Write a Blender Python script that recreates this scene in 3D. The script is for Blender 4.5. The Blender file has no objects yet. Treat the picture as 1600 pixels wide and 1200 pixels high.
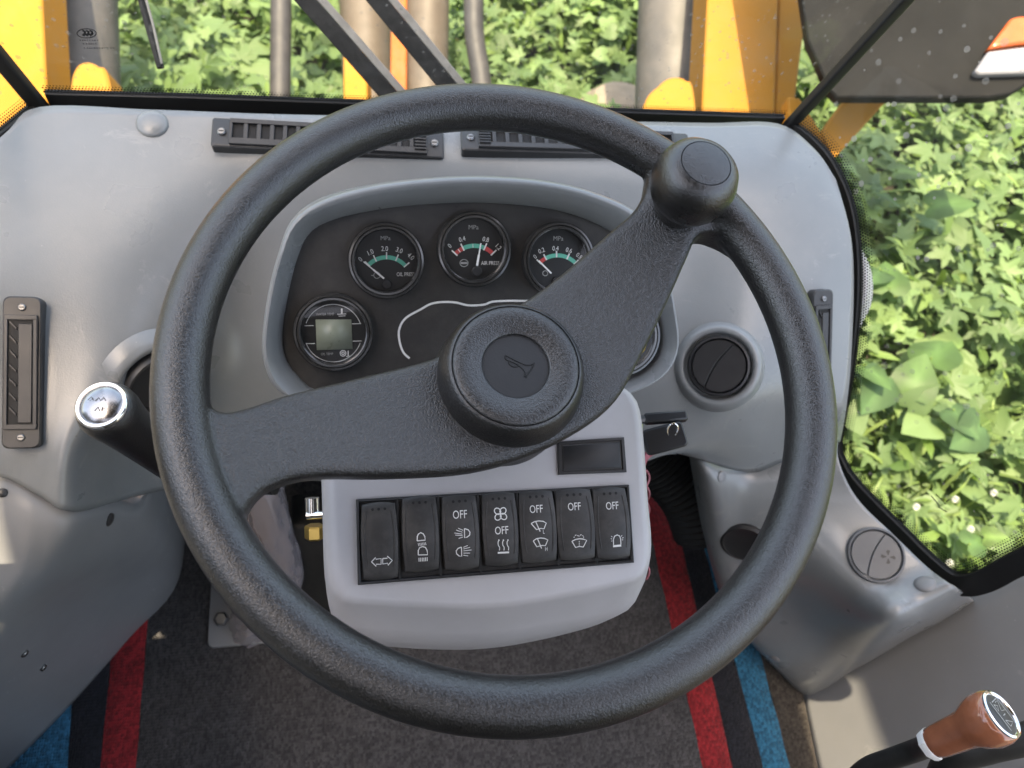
import bpy, bmesh, math, random
import numpy as np
from mathutils import Vector, Matrix
from mathutils.bvhtree import BVHTree

random.seed(7); rng = np.random.default_rng(7)
SC = bpy.context.scene
COL = SC.collection
R_ = math.radians

# ------------------------------------------------------------------ camera
# cab axes: X right, Y forward, Z up, cab floor at z = 0 (metres)
F = 1200.0                                        # focal length in photo pixels (1600 wide)
CAM = np.array([-0.095, 0.0, 1.2])
_x = np.array([6070., 200., -F]); _x /= np.linalg.norm(_x)
_y = np.array([-366., 2355., -F]); _y -= _x*(_x@_y); _y /= np.linalg.norm(_y)
_z = np.cross(_x, _y)
ROT = np.array([_x, _y, _z])                      # camera vector -> cab vector
cd = bpy.data.cameras.new('camera'); cam = bpy.data.objects.new('camera', cd); COL.objects.link(cam)
cd.sensor_width = 36; cd.lens = 36*F/1600; cd.clip_start = 0.02; cd.clip_end = 200
m = Matrix.Identity(4)
for i in range(3):
    for j in range(3): m[i][j] = ROT[i][j]
    m[i][3] = CAM[i]
cam.matrix_world = m
cd.dof.use_dof = True; cd.dof.focus_distance = 0.56; cd.dof.aperture_fstop = 9
SC.camera = cam

# ------------------------------------------------------------------ light
SUN = np.array([-0.13, -0.15, 1.0]); SUN /= np.linalg.norm(SUN)   # towards the sun: left, behind, high
world = bpy.data.worlds.new('World'); SC.world = world; world.use_nodes = True
nt = world.node_tree; bg = nt.nodes['Background']
sky = nt.nodes.new('ShaderNodeTexSky'); sky.sky_type = 'NISHITA'; sky.sun_disc = False
sky.sun_elevation = math.asin(SUN[2]); sky.sun_rotation = math.atan2(SUN[0], SUN[1])
sky.dust_density = 3.0; sky.air_density = 1.0
nt.links.new(sky.outputs[0], bg.inputs[0]); bg.inputs[1].default_value = 0.15
sl = bpy.data.lights.new('sun', 'SUN'); sl.energy = 2.0; sl.angle = R_(0.5); sl.color = (1, .93, .80)
so = bpy.data.objects.new('sun', sl); COL.objects.link(so)
so.rotation_euler = Vector(SUN).to_track_quat('Z', 'Y').to_euler(); so.location = (-2, -3, 6)
SC.view_settings.view_transform = 'Standard'; SC.view_settings.look = 'None'
SC.view_settings.exposure = 2.45; SC.view_settings.gamma = 1
SC.view_settings.use_white_balance = True; SC.view_settings.white_balance_temperature = 8100; SC.view_settings.white_balance_tint = 10
SC.cycles.max_bounces = 10; SC.cycles.transparent_max_bounces = 16
SC.cycles.use_denoising = True; SC.cycles.sample_clamp_indirect = 8

# ------------------------------------------------------------------ geometry helpers
def V(p): return np.asarray(p, float)
def nrm(v): v = V(v); return v/np.linalg.norm(v)
def ray(px, py): return ROT @ np.array([(px-800)/F, (600-py)/F, -1.0])
def W(px, py, d): return CAM + ray(px, py)*d      # photo pixel + depth in metres -> cab point
def WP(px, py, p0, n):
    r = ray(px, py); return CAM + r*(((V(p0)-CAM)@V(n))/(r@V(n)))
def WZ(px, py, z): return WP(px, py, (0, 0, z), (0, 0, 1))
def WY(px, py, y): return WP(px, py, (0, y, 0), (0, 1, 0))
def camdir(r, u, toward): return nrm(ROT @ np.array([r, u, toward]))

class Frame:
    def __init__(s, o, u, v=None, n=None):
        s.o = V(o); s.u = nrm(u)
        if n is None: s.v = nrm(V(v)-s.u*(V(v)@s.u)); s.n = np.cross(s.u, s.v)
        else: s.n = nrm(n); s.u = nrm(s.u-s.n*(s.u@s.n)); s.v = np.cross(s.n, s.u)
    def pt(s, a, b, h=0): return s.o+s.u*a+s.v*b+s.n*h
    def px(s, px, py, h=0):
        q = WP(px, py, s.o+s.n*h, s.n)-s.o
        return (q@s.u, q@s.v)
    def at(s, a, b, h=0): return Frame(s.pt(a, b, h), s.u, n=s.n)

def cat(pts, n, closed=False):
    """Catmull-Rom through the points, n samples for each span"""
    P = [V(p) for p in pts]; L = len(P); out = []
    for i in range(L if closed else L-1):
        g = (lambda k: P[k % L]) if closed else (lambda k: P[min(max(k, 0), L-1)])
        p0, p1, p2, p3 = g(i-1), g(i), g(i+1), g(i+2)
        for k in range(n):
            t = k/n
            out.append(.5*((2*p1)+(p2-p0)*t+(2*p0-5*p1+4*p2-p3)*t*t+(3*p1-p0-3*p2+p3)*t**3))
    if not closed: out.append(P[-1])
    return out
def resample(pts, n, closed=False):
    P = np.array(pts, float)
    if closed: P = np.vstack([P, P[:1]])
    s = np.concatenate([[0], np.cumsum(np.linalg.norm(np.diff(P, axis=0), axis=1))])
    t = np.linspace(0, s[-1], n+1)[:-1] if closed else np.linspace(0, s[-1], n)
    return np.stack([np.interp(t, s, P[:, k]) for k in range(P.shape[1])], 1)
def rrect(a0, a1, b0, b1, r, seg=4):
    out = []
    for cx, cy, s in ((a1-r, b1-r, 0), (a0+r, b1-r, 90), (a0+r, b0+r, 180), (a1-r, b0+r, 270)):
        for k in range(seg+1):
            t = R_(s+90*k/seg); out.append((cx+r*math.cos(t), cy+r*math.sin(t)))
    return out
def circ(r, n=32, c=(0, 0)): return [(c[0]+r*math.cos(2*math.pi*k/n), c[1]+r*math.sin(2*math.pi*k/n)) for k in range(n)]

ORG = {}
def base_of(verts): a = np.array(verts); return np.array([a[:, 0].mean(), a[:, 1].mean(), a[:, 2].min()])
def tag(o, label, category=None, group=None, kind=None):
    if label: o['label'] = label
    if category: o['category'] = category
    if group: o['group'] = group
    if kind: o['kind'] = kind
    return o
def thing(name, label, category, loc, group=None):
    o = bpy.data.objects.new(name, None); COL.objects.link(o); o.location = loc; o.empty_display_size = .02
    ORG[o.as_pointer()] = V(loc); return tag(o, label, category, group)
def org(o): return ORG[o.as_pointer()]
class MB:
    def __init__(s): s.v = []; s.f = []
    def add(s, vs, fs):
        k = len(s.v); s.v += [tuple(map(float, p)) for p in vs]; s.f += [tuple(k+i for i in f) for f in fs]; return s
    def loft(s, rings, cap0=False, cap1=False, closed=True):
        n = len(rings[0]); vs = [p for r in rings for p in r]; fs = []
        for i in range(len(rings)-1):
            for j in range(n if closed else n-1):
                a = i*n+j; b = i*n+(j+1) % n; fs.append((a, b, b+n, a+n))
        if cap0: fs.append(tuple(reversed(range(n))))
        if cap1: fs.append(tuple((len(rings)-1)*n+j for j in range(n)))
        return s.add(vs, fs)
    def box(s, fr, a0, a1, b0, b1, h0, h1):
        r = [(a0, b0), (a1, b0), (a1, b1), (a0, b1)]
        return s.prism(fr, r, h0, h1)
    def prism(s, fr, poly, h0, h1):
        return s.loft([[fr.pt(a, b, h) for a, b in poly] for h in (h0, h1)], True, True)
    def layers(s, fr, lay, cap0=True, cap1=True):           # lay: [(poly, h)]
        return s.loft([[fr.pt(a, b, h) for a, b in p] for p, h in lay], cap0, cap1)
    def lathe(s, fr, prof, seg=40, cap0=True, cap1=True):
        rings = [[fr.pt(r*math.cos(2*math.pi*k/seg), r*math.sin(2*math.pi*k/seg), h) for k in range(seg)] for r, h in prof]
        return s.loft(rings, cap0, cap1)
    def tube(s, pts, rad, seg=12, caps=True, sx=1.0):
        P = [V(p) for p in pts]; rings = []; ref = None
        for i, p in enumerate(P):
            t = nrm(P[min(i+1, len(P)-1)]-P[max(i-1, 0)])
            if ref is None: ref = nrm(np.cross(t, (0, 0, 1) if abs(t[2]) < .9 else (0, 1, 0)))
            ref = nrm(ref-t*(ref@t)); b = np.cross(t, ref)
            r = rad[i] if hasattr(rad, '__len__') else rad
            rings.append([p+(ref*math.cos(2*math.pi*k/seg)*sx+b*math.sin(2*math.pi*k/seg))*r for k in range(seg)])
        return s.loft(rings, caps, caps)
    def ribbon(s, fr, pts, w, h=0., closed=False):
        P = [V(p) for p in pts]; n = len(P); L = []; Rr = []
        for i in range(n):
            a = P[(i-1) % n] if (closed or i > 0) else P[i]; b = P[(i+1) % n] if (closed or i < n-1) else P[i]
            t = b-a; t = t/(np.linalg.norm(t)+1e-12); q = np.array([-t[1], t[0]])*w/2
            L.append(P[i]+q); Rr.append(P[i]-q)
        hh = h if callable(h) else (lambda a, b: h)
        vs = [fr.pt(p[0], p[1], hh(p[0], p[1])) for p in L]+[fr.pt(p[0], p[1], hh(p[0], p[1])) for p in Rr]
        fs = [(n+i, n+(i+1) % n, (i+1) % n, i) for i in range(n if closed else n-1)]
        return s.add(vs, fs)
    def poly(s, fr, pts, h=0.):
        hh = h if callable(h) else (lambda a, b: h)
        return s.add([fr.pt(a, b, hh(a, b)) for a, b in pts], [tuple(range(len(pts)))])
    def text(s, fr, string, a, b, size, h=0., sx=1.0, rot=0.):
        vs, fs = text_mesh(string); hh = h if callable(h) else (lambda a, b: h); c, sn = math.cos(rot), math.sin(rot)
        pts = [(a+(x*c*sx-y*sn)*size, b+(x*sn*sx+y*c)*size) for x, y in vs]
        return s.add([fr.pt(p, q, hh(p, q)) for p, q in pts], fs)
    def build(s, name, mat, parent=None, smooth=35, bevel=0, seg=2, label=None, category=None, group=None, kind=None, solid=0, sub=0, loc=None):
        vs = np.array(s.v)
        o0 = org(parent) if parent is not None else (base_of(vs) if loc is None else V(loc))
        me = bpy.data.meshes.new(name); me.from_pydata((vs-o0).tolist(), [], s.f); me.validate()
        bm = bmesh.new(); bm.from_mesh(me); bmesh.ops.remove_doubles(bm, verts=bm.verts, dist=1e-7)
        if not s.f or True:
            if kind != 'stuff': bmesh.ops.recalc_face_normals(bm, faces=bm.faces) if getattr(s, 'recalc', True) else None
        bm.to_mesh(me); bm.free()
        me.polygons.foreach_set('use_smooth', [True]*len(me.polygons))
        if smooth < 180: me.set_sharp_from_angle(angle=R_(smooth))
        me.materials.append(mat)
        o = bpy.data.objects.new(name, me); COL.objects.link(o)
        if parent is not None: o.parent = parent
        else: o.location = o0
        ORG[o.as_pointer()] = o0
        if solid:
            md = o.modifiers.new('t', 'SOLIDIFY'); md.thickness = abs(solid); md.offset = -1 if solid > 0 else 1
        if bevel:
            md = o.modifiers.new('b', 'BEVEL'); md.width = bevel; md.segments = seg; md.limit_method = 'ANGLE'; md.angle_limit = R_(40)
        if sub:
            md = o.modifiers.new('s', 'SUBSURF'); md.levels = sub; md.render_levels = sub
        return tag(o, label, category, group, kind)

_tc = {}
def text_mesh(string):
    if string not in _tc:
        c = bpy.data.curves.new('lettering', 'FONT'); c.body = string; c.align_x = 'CENTER'; c.align_y = 'CENTER'; c.resolution_u = 3
        o = bpy.data.objects.new('lettering', c); COL.objects.link(o)
        dg = bpy.context.evaluated_depsgraph_get(); me = o.evaluated_get(dg).to_mesh()
        vs = np.array([v.co[:2] for v in me.vertices]); fs = [tuple(p.vertices) for p in me.polygons]
        o.evaluated_get(dg).to_mesh_clear(); bpy.data.objects.remove(o); bpy.data.curves.remove(c)
        hgt = vs[:, 1].max()-vs[:, 1].min(); mid = (vs.max(0)+vs.min(0))/2
        _tc[string] = (((vs-mid)/hgt).tolist(), fs)            # unit height, centred
    return _tc[string]

# ------------------------------------------------------------------ materials
def NT(name):
    m = bpy.data.materials.new(name); m.use_nodes = True; t = m.node_tree
    return m, t, t.nodes['Principled BSDF'], t.nodes['Material Output']
def nd(t, typ, **kw):
    n = t.nodes.new(typ)
    for k, v in kw.items():
        if k.startswith('i_'): n.inputs[k[2:].replace('_', ' ')].default_value = v
        else: setattr(n, k, v)
    return n
def ramp(t, src, stops):
    r = nd(t, 'ShaderNodeValToRGB'); e = r.color_ramp.elements
    while len(e) < len(stops): e.new(.5)
    for k, (p, c) in enumerate(stops): e[k].position = p; e[k].color = (*c, 1) if len(c) == 3 else c
    t.links.new(src, r.inputs[0]); return r
def plain(name, col, rough=.5, metal=0, var=.12, vscale=30, bump=0, bscale=400, bdist=.0003, rvar=.1, spec=.5, coat=0, dirt=None, specks=0):
    """base colour with slow variation, roughness variation and a fine grain"""
    m, t, b, o = NT(name); tc = nd(t, 'ShaderNodeTexCoord'); L = t.links.new
    n1 = nd(t, 'ShaderNodeTexNoise', i_Scale=vscale, i_Detail=6, i_Roughness=.6); L(tc.outputs['Object'], n1.inputs['Vector'])
    c = V(col)
    r = ramp(t, n1.outputs['Fac'], [(.3, tuple(c*(1-var))), (.7, tuple(np.minimum(c*(1+var), 1)))])
    src = r.outputs[0]
    if dirt:                                     # thin film of dust in patches
        n3 = nd(t, 'ShaderNodeTexNoise', i_Scale=dirt[1], i_Detail=8, i_Roughness=.7); L(tc.outputs['Object'], n3.inputs['Vector'])
        r3 = ramp(t, n3.outputs['Fac'], [(.45, (0, 0, 0)), (.75, (dirt[2],)*3)])
        mx = nd(t, 'ShaderNodeMix', data_type='RGBA'); L(r3.outputs[0], mx.inputs[0]); L(src, mx.inputs[6]); mx.inputs[7].default_value = (*dirt[0], 1); src = mx.outputs[2]
    if specks:                                   # lint and scuff specks
        vs_ = nd(t, 'ShaderNodeTexVoronoi', i_Scale=110); L(tc.outputs['Object'], vs_.inputs['Vector'])
        sp = nd(t, 'ShaderNodeSeparateColor'); L(vs_.outputs['Color'], sp.inputs[0])
        th = nd(t, 'ShaderNodeMath', operation='MULTIPLY_ADD'); L(sp.outputs[0], th.inputs[0]); th.inputs[1].default_value = .5; th.inputs[2].default_value = -.42
        lt = nd(t, 'ShaderNodeMath', operation='LESS_THAN'); L(vs_.outputs['Distance'], lt.inputs[0]); L(th.outputs[0], lt.inputs[1])
        wv = nd(t, 'ShaderNodeTexNoise', i_Scale=9, i_Detail=9, i_Roughness=.75); wv.inputs['Distortion'].default_value = 2.5; L(tc.outputs['Object'], wv.inputs['Vector'])
        sc_ = ramp(t, wv.outputs['Fac'], [(.60, (0, 0, 0)), (.66, (.22,)*3)])
        ad_ = nd(t, 'ShaderNodeMath', operation='MULTIPLY_ADD'); L(lt.outputs[0], ad_.inputs[0]); ad_.inputs[1].default_value = specks; L(sc_.outputs[0], ad_.inputs[2])
        mx2 = nd(t, 'ShaderNodeMix', data_type='RGBA'); L(ad_.outputs[0], mx2.inputs[0]); L(src, mx2.inputs[6]); mx2.inputs[7].default_value = (.42, .41, .39, 1); src = mx2.outputs[2]
    L(src, b.inputs['Base Color'])
    n2 = nd(t, 'ShaderNodeTexNoise', i_Scale=vscale*2.3, i_Detail=5); L(tc.outputs['Object'], n2.inputs['Vector'])
    mr = nd(t, 'ShaderNodeMapRange'); mr.inputs['To Min'].default_value = rough-rvar; mr.inputs['To Max'].default_value = rough+rvar
    L(n2.outputs['Fac'], mr.inputs['Value']); L(mr.outputs[0], b.inputs['Roughness'])
    b.inputs['Metallic'].default_value = metal; b.inputs['Specular IOR Level'].default_value = spec; b.inputs['Coat Weight'].default_value = coat
    if bump:
        n4 = nd(t, 'ShaderNodeTexNoise', i_Scale=bscale, i_Detail=3); L(tc.outputs['Object'], n4.inputs['Vector'])
        bp = nd(t, 'ShaderNodeBump'); bp.inputs['Strength'].default_value = bump; bp.inputs['Distance'].default_value = bdist
        L(n4.outputs['Fac'], bp.inputs['Height']); L(bp.outputs[0], b.inputs['Normal'])
    return m
def leather(name, col, rough, scale, strength, dist=.0006):
    m, t, b, o = NT(name); L = t.links.new; tc = nd(t, 'ShaderNodeTexCoord')
    nz = nd(t, 'ShaderNodeTexNoise', i_Scale=scale*.35, i_Detail=2); L(tc.outputs['Object'], nz.inputs['Vector'])
    mx = nd(t, 'ShaderNodeMix', data_type='RGBA'); mx.inputs[0].default_value = .004; L(tc.outputs['Object'], mx.inputs[6]); L(nz.outputs['Color'], mx.inputs[7])
    vo = nd(t, 'ShaderNodeTexVoronoi', i_Scale=scale, feature='F1'); L(mx.outputs[2], vo.inputs['Vector'])
    n2 = nd(t, 'ShaderNodeTexNoise', i_Scale=scale*1.1, i_Detail=4, i_Roughness=.65); L(tc.outputs['Object'], n2.inputs['Vector'])
    ad = nd(t, 'ShaderNodeMath', operation='ADD'); L(vo.outputs['Distance'], ad.inputs[0]); L(n2.outputs['Fac'], ad.inputs[1])
    b.inputs['Specular IOR Level'].default_value = 1.0
    bp = nd(t, 'ShaderNodeBump'); bp.inputs['Strength'].default_value = strength; bp.inputs['Distance'].default_value = dist; bp.invert = True
    L(ad.outputs[0], bp.inputs['Height']); L(bp.outputs[0], b.inputs['Normal'])
    n3 = nd(t, 'ShaderNodeTexNoise', i_Scale=14, i_Detail=5, i_Roughness=.65); L(tc.outputs['Object'], n3.inputs['Vector'])
    c = V(col); r = ramp(t, n3.outputs['Fac'], [(.3, tuple(c*.8)), (.7, tuple(c*1.3))])
    gr = ramp(t, ad.outputs[0], [(.55, (1.5, 1.5, 1.5)), (1.05, (.4, .4, .4))]); mg = nd(t, 'ShaderNodeMix', data_type='RGBA', blend_type='MULTIPLY'); mg.inputs[0].default_value = 1  # grain shading put into the colour: creases darker, ridges lighter
    L(r.outputs[0], mg.inputs[6]); L(gr.outputs[0], mg.inputs[7]); L(mg.outputs[2], b.inputs['Base Color'])
    mr = nd(t, 'ShaderNodeMapRange'); mr.inputs['To Min'].default_value = rough-.07; mr.inputs['To Max'].default_value = rough+.09
    L(n3.outputs['Fac'], mr.inputs['Value']); L(mr.outputs[0], b.inputs['Roughness'])
    return m
def carpet(name, col):
    m, t, b, o = NT(name); L = t.links.new; tc = nd(t, 'ShaderNodeTexCoord')
    mp = nd(t, 'ShaderNodeMapping'); mp.inputs['Scale'].default_value = (1, .8, 1); L(tc.outputs['Object'], mp.inputs[0])
    vo = nd(t, 'ShaderNodeTexVoronoi', i_Scale=310, i_Randomness=.4); L(mp.outputs[0], vo.inputs['Vector'])
    nz = nd(t, 'ShaderNodeTexNoise', i_Scale=26, i_Detail=6, i_Roughness=.7); L(tc.outputs['Object'], nz.inputs['Vector'])
    c = V(col); r1 = ramp(t, vo.outputs['Color'], [(.15, tuple(c*.62)), (.85, tuple(np.minimum(1, c*1.4)))])
    r2 = ramp(t, nz.outputs['Fac'], [(.3, (.72,)*3), (.72, (1.18,)*3)])
    mx = nd(t, 'ShaderNodeMix', data_type='RGBA', blend_type='MULTIPLY'); mx.inputs[0].default_value = 1
    L(r1.outputs[0], mx.inputs[6]); L(r2.outputs[0], mx.inputs[7]); L(mx.outputs[2], b.inputs['Base Color'])
    bp = nd(t, 'ShaderNodeBump'); bp.inputs['Strength'].default_value = 1; bp.inputs['Distance'].default_value = .0022; bp.invert = True
    L(vo.outputs['Distance'], bp.inputs['Height']); L(bp.outputs[0], b.inputs['Normal'])
    b.inputs['Roughness'].default_value = .85; b.inputs['Sheen Weight'].default_value = .25; b.inputs['Specular IOR Level'].default_value = .2
    return m
def glass(name, tint=(1, 1, 1), refl=.95, dust=0., dscale=60.):
    m, t, b, o = NT(name); L = t.links.new; t.nodes.remove(b)
    tr = nd(t, 'ShaderNodeBsdfTransparent'); tr.inputs[0].default_value = (*tint, 1)
    gl = nd(t, 'ShaderNodeBsdfGlossy'); gl.inputs['Roughness'].default_value = .02
    fr = nd(t, 'ShaderNodeFresnel', i_IOR=1.45); mu = nd(t, 'ShaderNodeMath', operation='MULTIPLY'); mu.inputs[1].default_value = refl
    L(fr.outputs[0], mu.inputs[0]); ms = nd(t, 'ShaderNodeMixShader'); L(mu.outputs[0], ms.inputs[0]); L(tr.outputs[0], ms.inputs[1]); L(gl.outputs[0], ms.inputs[2])
    out = ms
    if dust:
        tc = nd(t, 'ShaderNodeTexCoord'); vo = nd(t, 'ShaderNodeTexVoronoi', i_Scale=dscale); L(tc.outputs['Object'], vo.inputs['Vector'])
        nz = nd(t, 'ShaderNodeTexNoise', i_Scale=dscale*.3, i_Detail=4); L(tc.outputs['Object'], nz.inputs['Vector'])
        lt = nd(t, 'ShaderNodeMath', operation='MULTIPLY'); L(nz.outputs['Fac'], lt.inputs[0]); lt.inputs[1].default_value = .55
        sep = nd(t, 'ShaderNodeSeparateColor'); L(vo.outputs['Color'], sep.inputs[0])
        m2 = nd(t, 'ShaderNodeMath', operation='MULTIPLY'); L(lt.outputs[0], m2.inputs[0]); L(sep.outputs[0], m2.inputs[1])
        cmp = nd(t, 'ShaderNodeMath', operation='LESS_THAN'); L(vo.outputs['Distance'], cmp.inputs[0]); L(m2.outputs[0], cmp.inputs[1])
        n2 = nd(t, 'ShaderNodeTexNoise', i_Scale=6, i_Detail=3); L(tc.outputs['Object'], n2.inputs['Vector'])
        rr = ramp(t, n2.outputs['Fac'], [(.36, (0, 0, 0)), (.56, (1, 1, 1))])
        m3 = nd(t, 'ShaderNodeMath', operation='MULTIPLY'); L(cmp.outputs[0], m3.inputs[0]); L(rr.outputs[0], m3.inputs[1])
        n5 = nd(t, 'ShaderNodeTexNoise', i_Scale=11, i_Detail=6); L(tc.outputs['Object'], n5.inputs['Vector'])
        rf = ramp(t, n5.outputs['Fac'], [(.35, (.012,)*3), (.8, (.045,)*3)])  # patchy dust film; its raised minimum is a painted glare veil
        m4 = nd(t, 'ShaderNodeMath', operation='MULTIPLY_ADD'); L(m3.outputs[0], m4.inputs[0]); m4.inputs[1].default_value = dust; L(rf.outputs[0], m4.inputs[2])
        df = nd(t, 'ShaderNodeBsdfDiffuse'); df.inputs[0].default_value = (.5, .48, .43, 1)
        m5 = nd(t, 'ShaderNodeMixShader'); L(m4.outputs[0], m5.inputs[0]); L(ms.outputs[0], m5.inputs[1]); L(df.outputs[0], m5.inputs[2]); out = m5
    L(out.outputs[0], o.inputs[0]); return m
def leafmat(name):
    m, t, b, o = NT(name); L = t.links.new
    at = nd(t, 'ShaderNodeAttribute', attribute_name='Col'); L(at.outputs['Color'], b.inputs['Base Color']); b.inputs['Roughness'].default_value = .5
    b.inputs['Specular IOR Level'].default_value = .35
    tl = nd(t, 'ShaderNodeBsdfTranslucent'); mu = nd(t, 'ShaderNodeMix', data_type='RGBA', blend_type='MULTIPLY'); mu.inputs[0].default_value = 1
    L(at.outputs['Color'], mu.inputs[6]); mu.inputs[7].default_value = (1.25, 1.3, .6, 1); L(mu.outputs[2], tl.inputs[0])
    ms = nd(t, 'ShaderNodeMixShader'); ms.inputs[0].default_value = .38; L(b.outputs[0], ms.inputs[1]); L(tl.outputs[0], ms.inputs[2]); L(ms.outputs[0], o.inputs[0])
    return m
def film(name):
    m, t, b, o = NT(name); L = t.links.new
    b.inputs['Base Color'].default_value = (.34, .31, .325, 1); b.inputs['Roughness'].default_value = .14
    tr = nd(t, 'ShaderNodeBsdfTransparent'); ms = nd(t, 'ShaderNodeMixShader'); ms.inputs[0].default_value = .45
    L(b.outputs[0], ms.inputs[1]); L(tr.outputs[0], ms.inputs[2]); L(ms.outputs[0], o.inputs[0])
    return m

M = dict(
    grey=plain('grey_dash_plastic', (.196, .208, .212), .29, spec=.7, specks=.5, var=.07, vscale=7, dirt=((.27, .265, .25), 22, .22), bump=.4, bscale=650, bdist=.0003, rvar=.06),
    pod=plain('light_grey_plastic', (.45, .435, .44), .36, specks=.5, var=.06, vscale=12, dirt=((.38, .37, .35), 30, .25), bump=.2, bscale=900, bdist=.0002, rvar=.06),
    wall=plain('warm_grey_panel', (.198, .203, .208), .42, specks=.5, var=.08, vscale=6, dirt=((.22, .215, .20), 18, .22), bump=.25, bscale=800, bdist=.0002),
    rim=leather('black_grained_rim', (.0115, .0108, .0102), .29, 950, .6, .00035),
    spoke=leather('black_grained_spoke', (.012, .0112, .0106), .34, 820, .8, .0005),
    hub=leather('black_grained_hub', (.013, .0125, .0122), .33, 900, .6, .00035),
    knob=leather('black_grained_knob', (.0145, .014, .0135), .26, 1000, .5, .0003),
    hubface=plain('smooth_black_inset', (.02, .02, .021), .5, bump=.2, bscale=700),
    black=plain('black_plastic', (.014, .014, .015), .38, bump=.25, bscale=900, bdist=.0002),
    vent=plain('charcoal_vent_plastic', (.03, .03, .031), .42, bump=.2, bscale=900, bdist=.0002),
    rocker=plain('charcoal_rocker_plastic', (.036, .0345, .034), .45, var=.2, vscale=60, bump=.3, bscale=1200, bdist=.0002, dirt=((.12, .11, .10), 90, .35)),
    ventgrey=plain('mid_grey_vent_plastic', (.10, .104, .108), .4, bump=.2, bscale=900, bdist=.0002),
    void=plain('shade_and_detail_black', (.006, .006, .006), .7),  # shade of hollows and duct as colour; also joints, dots, horn sign
    panel=plain('dark_gauge_panel', (.028, .026, .024), .55, var=.2, vscale=40, bump=.5, bscale=900, bdist=.0003, dirt=((.10, .09, .08), 30, .3)),
    gloss=plain('gloss_black_ring', (.10, .098, .095), .2, metal=.7, rvar=.06, spec=.9),
    face=plain('gauge_face', (.013, .013, .013), .5),
    white=plain('white_print', (.72, .72, .70), .6, var=.1, vscale=300),
    dimwhite=plain('faded_print', (.33, .33, .32), .6, var=.15, vscale=300),
    teal=plain('teal_print', (.09, .42, .31), .6), red=plain('red_print', (.52, .06, .06), .6), yellowp=plain('yellow_print', (.6, .4, .03), .5),
    lcd=plain('lcd_screen', (.27, .30, .23), .3, var=.05, vscale=60),
    needle=plain('white_needle', (.85, .85, .83), .45),
    chrome=plain('chrome', (.75, .75, .74), .12, metal=1, rvar=.04),
    silver=plain('cap_sky_sheen', (.33, .33, .34), .25, metal=1, var=.25, vscale=80),  # bright tone stands for sky reflected in a glossy black cap
    steel=plain('zinc_screw', (.24, .24, .24), .4, metal=1),
    brass=plain('brass', (.75, .52, .16), .3, metal=1),
    seal=plain('black_window_seal', (.006, .006, .006), .5),
    frit=plain('black_frit', (.005, .005, .005), .45),
    glass=glass('windscreen_glass', (.96, .98, .96), .7, .35, 130.), sglass=glass('side_glass', (.96, .98, .96), .6, .5, 75.), lens=glass('gauge_glass', refl=.7),
    yellow=plain('yellow_machine_paint', (.34, .15, .02), .65, spec=.15, var=.05, vscale=4, dirt=((.24, .15, .06), 12, .35)),
    orange=plain('orange_paint', (.34, .09, .018), .6, spec=.2, var=.1, vscale=8, dirt=((.2, .15, .1), 20, .4)),
    rod=plain('dusty_grey_cylinder', (.07, .066, .061), .55, var=.2, vscale=10, dirt=((.13, .115, .10), 14, .5)),
    tan=plain('dusty_tan_cylinder', (.075, .058, .042), .6, var=.25, vscale=8, dirt=((.13, .11, .085), 14, .5)),
    hose=plain('dusty_rubber_hose', (.03, .029, .029), .6, var=.2, vscale=12, dirt=((.07, .065, .06), 20, .5)),
    wiper=plain('black_wiper_metal', (.008, .008, .008), .6, var=.2, vscale=40, spec=.25, dirt=((.07, .07, .065), 60, .3)),
    dustm=plain('dusty_metal_edge', (.24, .225, .20), .6, var=.2, vscale=50),
    guard=plain('dark_grey_guard', (.007, .0074, .0076), .7, var=.2, vscale=8, spec=.1, dirt=((.016, .016, .016), 6, .5)),
    olens=plain('orange_lens', (.42, .075, .01), .2, var=.1), wlens=plain('clear_lamp_lens', (.2, .2, .215), .15, var=.15, vscale=12),
    brown=plain('red_brown_knob', (.32, .11, .055), .16, var=.2, vscale=40, coat=.8, rvar=.05),
    boot=plain('black_rubber_boot', (.016, .016, .015), .55, bump=.3, bscale=500, dirt=((.05, .05, .045), 40, .35)),
    leaf=leafmat('leaf'), stem=plain('green_stem', (.13, .2, .04), .6), flower=plain('white_petal', (.55, .56, .5), .6),
    soil=plain('dark_soil', (.045, .038, .025), .9, var=.4, vscale=6, bump=.8, bscale=30, bdist=.02),
    film=film('crinkled_clear_film'), net=plain('pink_net_cord', (.30, .085, .10), .6),
    c_grey=carpet('grey_carpet', (.056, .0535, .0535)), c_red=carpet('red_carpet', (.26, .017, .021)), c_blue=carpet('blue_carpet', (.018, .125, .22)),
    c_black=carpet('black_carpet', (.014, .015, .02)), c_brown=carpet('brown_grey_carpet', (.05, .043, .036)),
    tanc=plain('headliner_cloth', (.12, .10, .08), .8), dpanel=plain('dark_firewall', (.02, .02, .02), .7),
)

# ------------------------------------------------------------------ outside: ground
def noise2(x, y): return np.sin(x*3.1+1.3)*np.cos(y*2.7+.4)*.5+np.sin(x*6.7+y*5.1)*.25+np.cos(x*1.3-y*1.9+2)*.5
g = MB(); n = 40
xs = np.linspace(-30, 30, n); 
g.add([(x, y+10, -1.6+.04*math.sin(x*2+y)) for y in xs for x in xs], [(j*n+i, j*n+i+1, j*n+n+i+1, j*n+n+i) for j in range(n-1) for i in range(n-1)])
g.build('ground', M['soil'], kind='structure', loc=(0, 10, -1.6))

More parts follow.
